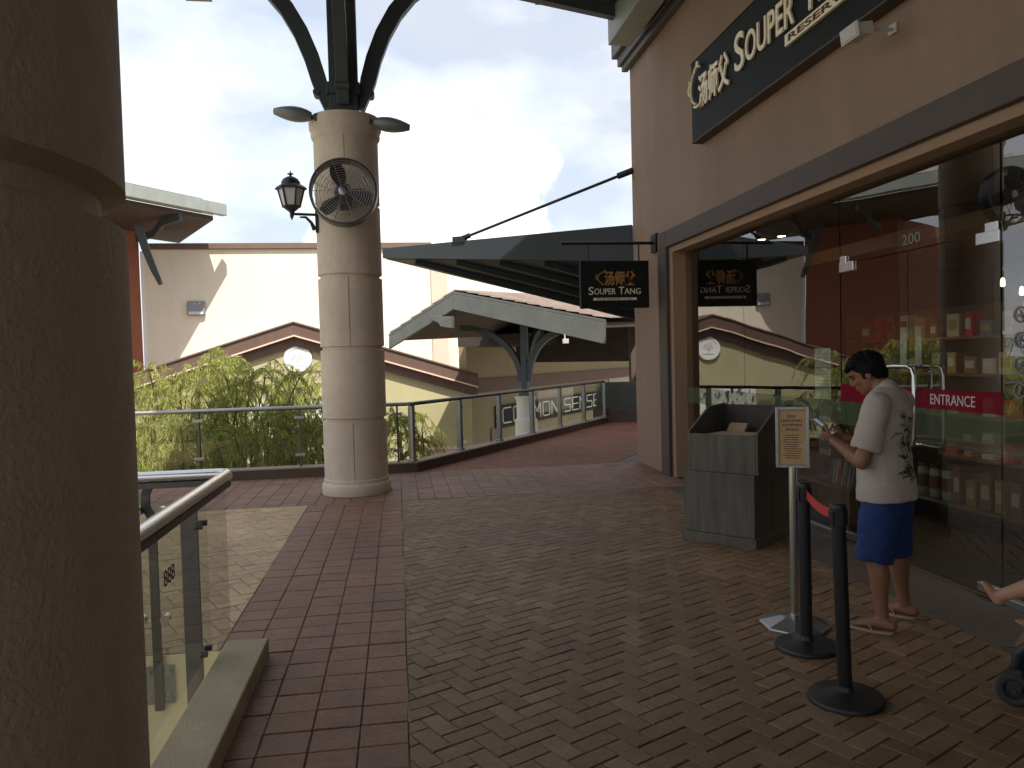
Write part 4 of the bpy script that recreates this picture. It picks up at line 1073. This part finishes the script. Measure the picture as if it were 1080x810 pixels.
def stanchion(label,loc,rz,h,lean):
    r=thing('stanchion',label,'barrier post',(0,0,0),'black queue barrier posts')
    b=MB(); b.lathe([(.17,0),(.172,.012),(.165,.024),(.10,.036),(.04,.048),(.034,.07)],n=40); b.build('base',M['black'],r,smooth=True)
    b=MB(); b.tube([(0,0,.05),(0,0,h-.10)],.0325,24); b.build('pole',M['black'],r,smooth=True)
    b=MB(); b.lathe([(.034,h-.11),(.037,h-.105),(.037,h-.02),(.034,h-.004),(.02,h)],n=28)
    for a in range(4): b.box((.034*math.cos(a*PI/2),.034*math.sin(a*PI/2),h-.065),(.02 if a%2==0 else .03,.03 if a%2==0 else .02,.07))
    b.build('head',M['black'],r,bevel=.003)
    seat(r,loc,rz); r.rotation_euler[1]=lean; return r
S1=stanchion('black barrier post farther from the camera beside the steel sign stand',(2.195,3.93,0),R(10),.925,R(-.5))
S2=stanchion('black barrier post nearer to the camera and leaning slightly left',(2.035,3.30,0),R(10),.935,R(-2.0))
p1=V((2.187,3.90,.86)); p2=V((2.005,3.335,.875))
b=MB(); pts=[p1.lerp(p2,i/8)+V((0,0,-.02*math.sin(PI*i/8))) for i in range(9)]; b.bar(pts,.003,.048)
bel=b.build('barrier_belt',M['red']); tag(bel,'short red belt stretched between the two black barrier posts','belt')

# ------------------------------------------------------------------ people
def organic(mb,name,mt,root,vox,smooth_it=8,fac=.5):
    me=mb.mesh('tmp'); o=bpy.data.objects.new('tmp',me); COL.objects.link(o)
    md=o.modifiers.new('r','REMESH'); md.mode='VOXEL'; md.voxel_size=vox; md.adaptivity=0; md.use_smooth_shade=True
    s=o.modifiers.new('s','SMOOTH'); s.iterations=smooth_it; s.factor=fac
    dg=bpy.context.evaluated_depsgraph_get(); dg.update()
    nm=bpy.data.meshes.new_from_object(o.evaluated_get(dg)); nm.name=name
    bpy.data.objects.remove(o); nm.materials.clear(); nm.materials.append(mt)
    for p in nm.polygons: p.use_smooth=True
    ob=bpy.data.objects.new(name,nm); COL.objects.link(ob)
    if root is not None: ob.parent=root
    return ob
def limb(mb,pts,rs,n=16):
    mb.tube(pts,rs,n); 
    for p,r_ in ((pts[0],rs[0]),(pts[-1],rs[-1])):
        q=max(r_) if isinstance(r_,tuple) else r_; mb.ball(p,q*.98,14,10)
def hand(mb,wrist,dirv,palmn,thumbside,L=.175,curl=.5):
    """palm and five separate fingers: dirv along the hand, palmn out of the palm, thumbside sideways"""
    d=V(dirv).normalized(); pn=(V(palmn)-d*V(palmn).dot(d)).normalized(); ts=(V(thumbside)-d*V(thumbside).dot(d)-pn*V(thumbside).dot(pn)).normalized()
    w=V(wrist); k=L/.175
    mb.tube([w,w+d*.03*k,w+d*.06*k,w+d*.088*k],[(.016*k,.026*k),(.016*k,.034*k),(.015*k,.040*k),(.013*k,.039*k)],14,up=pn)
    mb.ball(w+d*.088*k,(.012*k,.012*k,.012*k),10,8)
    for i,(o_,ln) in enumerate(((.031,.068),(.0105,.076),(-.0105,.072),(-.031,.056))):
        b0=w+d*.082*k+ts*o_*k; p=b0; c=0; pts=[w+d*.05*k+ts*o_*.8*k,b0]
        for s in (.45,.32,.23):
            c+=curl*(.9 if s==.45 else 1.); p=p+(d*math.cos(c)+pn*math.sin(c))*ln*s*k; pts.append(p)
        mb.tube(pts,[.009*k,.0098*k,.0090*k,.0082*k,.0066*k],10); mb.ball(pts[-1],.0066*k,10,8)
    b0=w+d*.025*k+ts*.026*k; p1_=b0+(d*.7+ts*.75+pn*.25).normalized()*.040*k; p2_=p1_+(d*.9+ts*.15+pn*.45).normalized()*.030*k; p3_=p2_+(d*.9-ts*.1+pn*.5).normalized()*.024*k
    mb.tube([w+d*.02*k+ts*.01*k,b0,p1_,p2_,p3_],[.013*k,.0145*k,.0118*k,.0105*k,.0075*k],10); mb.ball(p3_,.0075*k,10,8)
def foot(mb,heel,toe,ank,w_=.042,k=1.,toes=True):
    heel=V(heel); toe=V(toe); d=(toe-heel); L=d.length; d.normalize(); upv=V((0,0,1)); s=d.cross(upv).normalized()
    z=V((0,0,1))
    mb.tube([heel+z*.03*k,heel+d*L*.12+z*.036*k,heel+d*L*.4+z*.036*k,heel+d*L*.7+z*.024*k,heel+d*L*.82+z*.018*k],[(.026*k,.030*k),(.034*k,.034*k),(.034*k,.037*k),(.022*k,w_*1.08*k),(.016*k,w_*1.0*k)],16,up=z)
    mb.ball(heel+z*.032*k+d*.008,.030*k,14,10)
    mb.tube([heel+d*L*.42+z*.045*k,heel+d*L*.24+z*.06*k,V(ank)],[.026*k,.032*k,.034*k],14)
    if toes:
        for i,(o_,ln) in enumerate(((-.030,.20),(-.012,.195),(.004,.17),(.019,.145),(.032,.11))):
            q=heel+d*L*.78+s*o_*k*1.0+z*.014*k; rr_=(.0125 if i==0 else .0085)*k
            mb.tube([q,q+d*L*ln*.6+z*.002,q+d*L*ln],[rr_,rr_,rr_*.8],10); mb.ball(q+d*L*ln,rr_*.8,10,8)

MAN=thing('person','man in a cream printed T-shirt, blue shorts and flip-flops looking down at a phone','person',(0,0,0))
hp=V((0,.105,1.515))                                     # head centre, face towards +Y, bowed
HR=Matrix.Rotation(R(14),3,'Z')@Matrix.Rotation(R(-24),3,'X')
H=lambda x,y,z:hp+HR@V((x,y,z))
body=MB()
# torso, neck
body.tube([(0,-.01,.80),(0,-.005,.90),(0,.01,1.0),(0,.012,1.10),(0,0,1.22),(0,-.015,1.32),(0,-.02,1.385)],[(.115,.165),(.122,.172),(.122,.165),(.118,.160),(.12,.172),(.105,.175),(.075,.13)],24,up=(0,1,0))
body.ball((0,-.015,1.375),(.15,.085,.055)); 
limb(body,[(0,-.02,1.36),(0,.015,1.43),H(0,-.035,-.06)],[.066,.058,.056])
# head
body.ball(H(0,-.012,.025),(.076,.094,.092),24,18,HR); body.ball(H(0,.022,-.035),(.062,.068,.080),24,18,HR); body.ball(H(0,.062,-.088),(.030,.022,.022),16,12,HR)
body.ball(H(0,.078,.035),(.052,.022,.030),16,12,HR)       # brow
body.tube([H(0,.088,.022),H(0,.104,-.012),H(0,.108,-.024)],[.009,.013,.014],10); body.ball(H(0,.100,-.030),(.019,.014,.011),14,10,HR)
for s in (-1,1):
    body.ball(H(s*.040,.062,-.022),(.024,.022,.022),14,10,HR)   # cheek
    body.ball(H(s*.077,-.010,-.010),(.010,.020,.032),14,10,HR)  # ear
body.ball(H(0,.090,-.056),(.024,.010,.007),14,10,HR); body.ball(H(0,.087,-.067),(.021,.010,.008),14,10,HR)
# arms
Lsh=V((-.185,-.02,1.345)); Rsh=V((.185,-.02,1.345)); Lel=V((-.245,.045,1.005)); Rel=V((.235,.075,1.03)); Lw=V((-.095,.275,1.105)); Rw=V((.085,.275,1.10))
for sh,el,wr in ((Lsh,Lel,Lw),(Rsh,Rel,Rw)):
    limb(body,[sh,sh.lerp(el,.45),el],[.058,.052,.043]); limb(body,[el,el.lerp(wr,.3),wr],[.043,.044,.028])
ph=V((-.02,.385,1.155))
hand(body,Lw,(.35,.85,.32),(.75,-.3,.55),(-.1,-.45,.85),.18,.62)
hand(body,Rw,(-.55,.80,.20),(-.6,-.3,.7),(-.1,-.5,.8),.175,.70)
# legs
for s,ft in ((-1,(-.178,-.0)),(1,(.178,.0))):
    hip=V((s*.095,-.005,.86)); kn=V((s*.145,.02,.455)); an=V((s*.172,-.035,.085))
    limb(body,[hip,hip.lerp(kn,.5),kn],[.098,.080,.060]); limb(body,[kn,kn.lerp(an,.32)+V((0,-.014,0)),kn.lerp(an,.7),an],[.058,.060,.042,.034])
    foot(body,(s*.172,-.095,.018),(s*.195,.135,.018),an)
o=organic(body,'body',M['skin'],MAN,.0055,5,.45)
# eyes, brows
for s in (-1,1):
    b=MB(); b.ball(H(s*.031,.0835,.004),(.012,.006,.0035),12,8,HR); b.build('eye',M['hair'],MAN,smooth=True)
    b=MB(); b.tube([H(s*.014,.097,.022),H(s*.032,.096,.028),H(s*.050,.082,.022)],[.004,.005,.003],8); b.build('eyebrow',M['hair'],MAN,smooth=True)
# hair
hb=MB(); rd=random.Random(2)
hb.ball(H(0,-.022,.048),(.084,.098,.088),24,18,HR); hb.ball(H(0,-.060,-.010),(.074,.055,.066),20,14,HR); hb.ball(H(0,.050,.088),(.066,.050,.032),20,14,HR)
for s in (-1,1): hb.ball(H(s*.068,-.022,.022),(.020,.050,.045),14,10,HR); hb.ball(H(s*.074,.014,.0),(.008,.012,.026),12,8,HR)
for i in range(90):
    a=rd.uniform(0,2*PI); e=rd.uniform(.15,1.45); c=H(.080*math.cos(a)*math.cos(e),-.022+.096*math.sin(a)*math.cos(e),.05+.084*math.sin(e))
    dv=HR@V((math.cos(a)*.3,math.sin(a)*.3+.45,.35)); hb.tube([c-dv*.02,c+dv*.022,c+dv*.045],[.010,.009,.003],6)
hb.ball(H(.0,.092,.070),(.052,.022,.022),14,10,HR); 
for i in range(12):
    c=H(rd.uniform(-.05,.05),.092,.072); hb.tube([c,c+HR@V((rd.uniform(-.01,.01),.025,-.008))],[.008,.003],6)
organic(hb,'hair',M['hair'],MAN,.0055,2,.4)
# T-shirt
sb_=MB()
sb_.tube([(0,.0,.765),(0,.003,.86),(0,.012,.97),(0,.014,1.09),(0,0,1.22),(0,-.015,1.33),(0,-.018,1.395)],[(.163,.217),(.156,.208),(.148,.194),(.136,.182),(.137,.190),(.120,.190),(.085,.145)],28,up=(0,1,0))
sb_.ball((0,-.015,1.38),(.165,.098,.062)); limb(sb_,[(0,-.022,1.37),(0,-.002,1.415)],[.082,.072])
for sh,el in ((Lsh,Lel),(Rsh,Rel)): sb_.tube([sh+V((0,0,.01)),sh.lerp(el,.35),sh.lerp(el,.78)],[.074,.080,.086],18); sb_.ball(sh,.074)
TS=organic(sb_,'t_shirt',M['shirt'],MAN,.008,6,.5)
tm=TS.data
for v in tm.vertices:
    q=v.co; f_=.007*noise.noise(V((q.x*6,q.y*6,q.z*15+q.x*9)))+.0075*(.5-abs(noise.noise(V((q.x*5+3,q.y*7+q.z*5,q.z*17-q.y*12)))))+.002*noise.noise(V((q.x*22,q.y*22,q.z*34)))
    v.co=q+v.normal*f_
# print on the back
tm.update(); bv=BVHTree.FromPolygons([v.co for v in tm.vertices],[tuple(p.vertices) for p in tm.polygons])
b=MB(); rd=random.Random(4)
def onback(x,z):
    h=bv.ray_cast(V((x,-1,z)),V((0,1,0))); return (h[0]+V((0,-.003,0))) if h[0] is not None else None
def stroke(path,wd):
    pts=[onback(x,z) for x,z in path]; pts=[p for p in pts if p is not None]
    if len(pts)>1:
        for i in range(len(pts)-1):
            p,q=pts[i],pts[i+1]; d=(q-p); 
            if d.length<1e-5: continue
            s=d.cross(V((0,1,0))).normalized()*wd/2; b.add([p-s,p+s,q+s,q-s],[(0,1,2,3)])
for i in range(26):
    x=rd.uniform(-.09,.02); z=1.29-i*.0150; p=[(x,z)]
    for k_ in range(5): x+=rd.uniform(-.022,.022); z+=rd.uniform(-.022,.014); p.append((x,z))
    stroke(p,rd.uniform(.006,.014))
for i in range(7):
    x=rd.uniform(-.14,-.05); z=rd.uniform(.91,.96); stroke([(x,z),(x+.03,z+.012),(x+.06,z+.004)],.009)
for x0 in (-.075,-.035,.0): stroke([(x0+.01*math.sin(i),1.26-i*.032) for i in range(11)],.006)
o=b.build('shirt_print',M['printm'],MAN)
b=MB(); o_=bv.ray_cast(V((-1,.05,1.10)),V((1,0,0)))
if o_[0] is not None: b.box(o_[0]+V((-.002,0,0)),(.004,.016,.012)); b.build('sleeve_tag',M['inkbrown'],MAN)
# shorts
s_=MB(); s_.tube([(0,-.008,.68),(0,-.006,.75),(0,-.004,.83)],[(.130,.180),(.128,.178),(.120,.165)],26,up=(0,1,0))
for s in (-1,1):
    hip=V((s*.085,-.005,.79)); kn=V((s*.145,.02,.455))
    s_.tube([hip,hip.lerp(kn,.3),hip.lerp(kn,.7),hip.lerp(kn,1.14)],[.100,.112,.107,.108],20)
SHT=organic(s_,'shorts',M['shorts'],MAN,.009,5,.5)
for v in SHT.data.vertices:
    q=v.co; v.co=q+v.normal*(.010*(.4-abs(noise.noise(V((q.x*13+q.z*3,q.y*13,q.z*6+q.y*4)))))+.005*noise.noise(V((q.x*8,q.y*8,q.z*20)))+.002*noise.noise(V((q.x*30,q.y*30,q.z*22))))
# flip-flops
for s in (-1,1):
    b=MB(); h0=V((s*.172,-.10,0)); t0=V((s*.196,.148,0)); d=(t0-h0); L=d.length; d.normalize(); n_=V((d.y,-d.x,0)); poly=[]
    for i in range(28):
        a=2*PI*i/28; u=.5-.5*math.cos(a); wd=.040+.010*u; sg=math.sin(a); poly.append(h0+d*L*u+n_*wd*math.copysign(abs(sg)**.7,sg))
    b.prism(poly,(0,0,.017)); fl=b.build('flip_flop',M['sole'],MAN,bevel=.003)
    b=MB(); tp=h0+d*L*.80+V((0,0,.016))
    for q in (-1,1): b.tube([tp,tp+V((0,0,.024))-d*.01,h0+d*L*.60+n_*q*.032+V((0,0,.058)),h0+d*L*.42+n_*q*.047+V((0,0,.016))],[(.004,.007)]*4,8)
    b.build('strap',M['strap'],fl,smooth=True)
MAN.location=(2.855,4.175,0); MAN.rotation_euler=(0,0,R(35)); MAN.scale=(.99,.99,.985)
# phone in his hands
PH=thing('phone','grey phone held up in both hands of the man in the cream T-shirt','phone',(0,0,0))
b=MB(); b.box((0,0,0),(.074,.009,.155)); b.build('case',M['phone'],PH,bevel=.004)
b=MB(); b.box((0,-.0052,0),(.067,.001,.143)); b.build('screen',M['phoneglass'],PH)
pw=Matrix.Translation(MAN.location)@Matrix.Rotation(R(35),4,'Z')@V((-.015,.375,1.165)); PH.location=pw; PH.rotation_euler=(R(-52),0,R(43))

# child in a stroller at the right edge
KID=thing('person','barefoot toddler sitting in the black stroller with one foot stuck out','person',(0,0,0))
kb=MB()
kb.tube([(0,.0,.47),(0,-.04,.58),(0,-.09,.70),(0,-.12,.77)],[(.085,.105),(.085,.105),(.075,.105),(.05,.07)],20,up=(0,1,0))
limb(kb,[(0,-.12,.75),(0,-.12,.84)],[.045,.042])
kh=V((0,-.10,.92)); kb.ball(kh,(.075,.088,.095),22,16); kb.ball(kh+V((0,.05,-.045)),(.05,.045,.045),18,12); kb.ball(kh+V((0,.092,-.02)),(.012,.012,.011),12,8)
for s in (-1,1):
    kb.ball(kh+V((s*.077,-.005,-.015)),(.008,.016,.022),12,8)
    limb(kb,[(s*.10,-.10,.74),(s*.14,-.02,.63)],[.036,.030]); limb(kb,[(s*.14,-.02,.63),(s*.11,.12,.60)],[.030,.022])
    hand(kb,V((s*.11,.12,.60)),(0,1,-.1),(0,-.1,-1),(-s,0,0),.095,.45)
# left leg crossed up with the foot out, right leg lower
limb(kb,[(-.06,.03,.50),(-.09,.27,.58)],[.062,.048]); limb(kb,[(-.09,.27,.58),(-.10,.36,.52),(-.10,.47,.465)],[.043,.042,.028])
limb(kb,[(.06,.03,.49),(.09,.27,.50)],[.062,.048]); limb(kb,[(.09,.27,.50),(.09,.31,.40),(.085,.33,.30)],[.043,.040,.027])
def kfoot(an,dirv,upv,L):
    an=V(an); d=V(dirv).normalized(); u=V(upv); u=(u-d*u.dot(d)).normalized(); s=d.cross(u); he=an-d*.018-u*.022
    kb.ball(he,.022,12,10); kb.tube([he,he+d*L*.35,he+d*L*.68,he+d*L*.80],[(.023,.024),(.022,.026),(.018,.031),(.014,.030)],14,up=u); kb.tube([an,he+d*L*.3+u*.006],[.024,.018],12)
    for i,(o_,ln) in enumerate(((-.020,.20),(-.008,.18),(.003,.16),(.013,.14),(.021,.11))):
        q=he+d*L*.78+s*o_; r_=.0105 if i==0 else .0078; kb.tube([q,q+d*L*ln*.7+u*.002,q+d*L*ln],[r_,r_,r_*.8],8); kb.ball(q+d*L*ln,r_*.8,8,6)
kfoot((-.10,.475,.462),(-.0,.55,.75),(0,-.75,.55),.108); kfoot((.085,.335,.295),(0,.8,.25),(0,-.25,.9),.118)
organic(kb,'body',M['skinkid'],KID,.006,4,.45)
b=MB(); b.ball(kh+V((0,-.015,.025)),(.080,.088,.083),20,14); organic(b,'hair',M['hair'],KID,.008,2)
b=MB(); b.tube([(0,.0,.46),(0,-.04,.58),(0,-.09,.70),(0,-.12,.775)],[(.098,.118),(.098,.118),(.088,.118),(.06,.08)],20,up=(0,1,0))
for s in (-1,1): b.tube([(s*.09,-.10,.745),(s*.13,-.035,.655)],[.048,.046],14)
organic(b,'shirt',M['kidcloth'],KID,.009,4)
b=MB()
for s,e in ((-1,(-.082,.19,.555)),(1,(.08,.19,.497))): b.tube([(s*.05,-.0,.485),e],[.082,.066],16)
organic(b,'shorts',M['fabricblack'],KID,.009,4)
for s in (-1,1):
    b=MB(); b.ball(kh+V((s*.028,.078,.0)),(.010,.006,.008),10,8); b.build('eye',M['eyew'],KID,smooth=True)
ST=thing('stroller','black stroller with grey wheels and a tan leg rest at the right edge','stroller',(0,0,0))
b=MB(); b.prism([(-.19,-.10,.37),(.19,-.10,.37),(.19,.22,.40),(-.19,.22,.40)],(0,0,.04)); b.prism([(-.19,-.08,.40),(.19,-.08,.40),(.19,-.29,.98),(-.19,-.29,.98)],(0,-.04,-.015)); b.build('seat',M['fabricblack'],ST,bevel=.012)
b=MB(); b.prism([(-.16,.225,.385),(.16,.225,.385),(.16,.40,.235),(-.16,.40,.235)],(0,.012,.018)); b.build('leg_rest',M['fabrictan'],ST,bevel=.006)
for s in (-1,1):
    b=MB(); b.tube([(s*.23,-.52,1.02),(s*.23,-.38,.86),(s*.22,-.12,.52),(s*.22,.16,.38),(s*.215,.32,.31),(s*.21,.385,.235),(s*.21,.40,.14)],[.017,.017,.018,.02,.022,.026,.024],12); b.tube([(s*.22,.02,.45),(s*.22,-.22,.22),(s*.23,-.36,.10)],.014,10); b.build('frame',M['black'],ST,smooth=True)
    for y,xx in ((.40,s*.21),(-.37,s*.24)):
        b=MB(); Ay=Matrix.Rotation(R(90),3,'Y'); rw=.075 if y>0 else .09
        for dx in ((-.022,.022) if y>0 else (0,)): b.torus((xx+dx,y,rw),rw-.018,.018,28,10,Ay)
        wh=b.build('wheel',M['rubber'],ST,smooth=True)
        b=MB(); b.lathe([(.02,-.02),(rw-.03,-.014),(rw-.03,.014),(.02,.02)],(xx,y,rw),20,Ay); b.tube([(xx-.045,y,rw),(xx+.045,y,rw)],.010,8); b.build('hub',M['darksteel'],wh,smooth=True)
        if y>0:
            b=MB(); b.bb((xx-.034,y-.035,.06),(xx+.034,y+.032,.17)); b.build('fork',M['rubber'],ST,bevel=.012)
b=MB(); b.tube([(-.23,-.52,1.02),(-.2,-.56,1.03),(.2,-.56,1.03),(.23,-.52,1.02)],.018,12); b.build('handle',M['black'],ST,smooth=True)
b=MB(); 
hood=[]
for i in range(9):
    a=R(20+i*15); hood.append((-.30+.40*math.cos(a)*.9+.06,.92+.30*math.sin(a)))
for i in range(8):
    (y0,z0),(y1,z1)=hood[i],hood[i+1]; b.prism([(-.21,y0,z0),(.21,y0,z0),(.21,y1,z1),(-.21,y1,z1)],(0,.004,.008))
b.build('hood',M['fabricblack'],ST)
b=MB(); b.prism([(-.17,-.34,.16),(.17,-.34,.16),(.17,.10,.16),(-.17,.10,.16)],(0,0,.12)); b.build('basket',M['fabricblack'],ST,bevel=.01)
SR=R(40); SL=V((3.17,2.93,0))
for o in (KID,ST): o.location=SL; o.rotation_euler=(0,0,SR)

# ------------------------------------------------------------------ sky, sun, camera
SUN_EL=R(58); SUN_AZ=R(165)      # azimuth from +Y clockwise: the sun stands behind the camera, a touch right
wd=bpy.data.worlds.new('World'); sc.world=wd; wd.use_nodes=True; nt=wd.node_tree; nt.nodes.clear(); N=nt.nodes.new; L=nt.links.new
out=N('ShaderNodeOutputWorld'); bg=N('ShaderNodeBackground'); bg.inputs[1].default_value=.132
sky=N('ShaderNodeTexSky'); sky.sky_type='NISHITA'; sky.sun_disc=False; sky.sun_elevation=SUN_EL; sky.sun_rotation=SUN_AZ; sky.air_density=1.2; sky.dust_density=2.0; sky.ozone_density=1.
tc=N('ShaderNodeTexCoord'); mp=N('ShaderNodeMapping'); mp.inputs['Scale'].default_value=(1,1,2.2); mp.inputs['Location'].default_value=(.35,.1,.0)
L(tc.outputs['Generated'],mp.inputs[0])
n1=N('ShaderNodeTexNoise'); n1.inputs['Scale'].default_value=2.6; n1.inputs['Detail'].default_value=9; n1.inputs['Roughness'].default_value=.52; L(mp.outputs[0],n1.inputs['Vector'])
r1=N('ShaderNodeValToRGB'); r1.color_ramp.elements[0].position=.36; r1.color_ramp.elements[1].position=.62; r1.color_ramp.elements[0].color=(.6,.6,.6,1); L(n1.outputs[0],r1.inputs[0])
n2=N('ShaderNodeTexNoise'); n2.inputs['Scale'].default_value=4.5; n2.inputs['Detail'].default_value=8; L(mp.outputs[0],n2.inputs['Vector'])
r2=N('ShaderNodeValToRGB'); r2.color_ramp.elements[0].position=.40; r2.color_ramp.elements[1].position=.60; r2.color_ramp.elements[0].color=(3.1,3.3,3.75,1); r2.color_ramp.elements[1].color=(4.75,4.85,5.1,1); L(n2.outputs[0],r2.inputs[0])
mx=N('ShaderNodeMix'); mx.data_type='RGBA'; L(r1.outputs[0],mx.inputs[0]); L(sky.outputs[0],mx.inputs[6]); L(r2.outputs[0],mx.inputs[7])
# a bank of bright cumulus low in the sky ahead
ad=N('ShaderNodeVectorMath'); ad.operation='DOT_PRODUCT'; nz=N('ShaderNodeVectorMath'); nz.operation='NORMALIZE'; L(tc.outputs['Generated'],nz.inputs[0]); L(nz.outputs[0],ad.inputs[0]); ad.inputs[1].default_value=(.045,.982,.185)
n3=N('ShaderNodeTexNoise'); n3.inputs['Scale'].default_value=11; n3.inputs['Detail'].default_value=7; L(tc.outputs['Generated'],n3.inputs['Vector'])
ma=N('ShaderNodeMath'); ma.operation='MULTIPLY_ADD'; ma.inputs[1].default_value=.030; L(n3.outputs[0],ma.inputs[0]); L(ad.outputs['Value'],ma.inputs[2])
m3=N('ShaderNodeMapRange'); m3.inputs[1].default_value=1.0045; m3.inputs[2].default_value=1.0085; L(ma.outputs[0],m3.inputs[0])
mx2=N('ShaderNodeMix'); mx2.data_type='RGBA'; L(m3.outputs[0],mx2.inputs[0]); L(mx.outputs[2],mx2.inputs[6]); mx2.inputs[7].default_value=(6.6,6.6,6.55,1)
L(mx2.outputs[2],bg.inputs[0]); L(bg.outputs[0],out.inputs[0])
sl_=bpy.data.lights.new('sun','SUN'); sl_.energy=4.0; sl_.angle=R(.6); sl_.color=(1,.94,.84)
so=bpy.data.objects.new('sun',sl_); COL.objects.link(so)
sd=V((math.sin(SUN_AZ)*math.cos(SUN_EL),math.cos(SUN_AZ)*math.cos(SUN_EL),math.sin(SUN_EL)))
so.rotation_euler=(-sd).to_track_quat('-Z','Y').to_euler(); so.location=(0,-20,40)

cam=bpy.data.cameras.new('camera'); cam.sensor_width=36; cam.lens=811/1080*36; cam.clip_end=2000; cam.clip_start=.05
co=bpy.data.objects.new('camera',cam); COL.objects.link(co); sc.camera=co
yaw,pit,rol=R(8.42),R(1.985),R(1.5)
fw=V((math.sin(yaw)*math.cos(pit),math.cos(yaw)*math.cos(pit),-math.sin(pit))); r0=V((math.cos(yaw),-math.sin(yaw),0)); u0=r0.cross(fw)
rr_=r0*math.cos(rol)-u0*math.sin(rol); uu=u0*math.cos(rol)+r0*math.sin(rol)
co.matrix_world=Matrix(((rr_.x,uu.x,-fw.x,0),(rr_.y,uu.y,-fw.y,0),(rr_.z,uu.z,-fw.z,1.65),(0,0,0,1)))

sc.view_settings.view_transform='Standard'; sc.view_settings.look='None'; sc.view_settings.gamma=1; sc.view_settings.use_curve_mapping=False
sc.view_settings.exposure=.92
sc.render.engine='CYCLES'; cy=sc.cycles; cy.use_denoising=True
try: cy.denoiser='OPENIMAGEDENOISE'
except Exception: pass
cy.max_bounces=10; cy.diffuse_bounces=5; cy.glossy_bounces=4; cy.transparent_max_bounces=24; cy.sample_clamp_indirect=6
sc.render.resolution_x=1024; sc.render.resolution_y=768
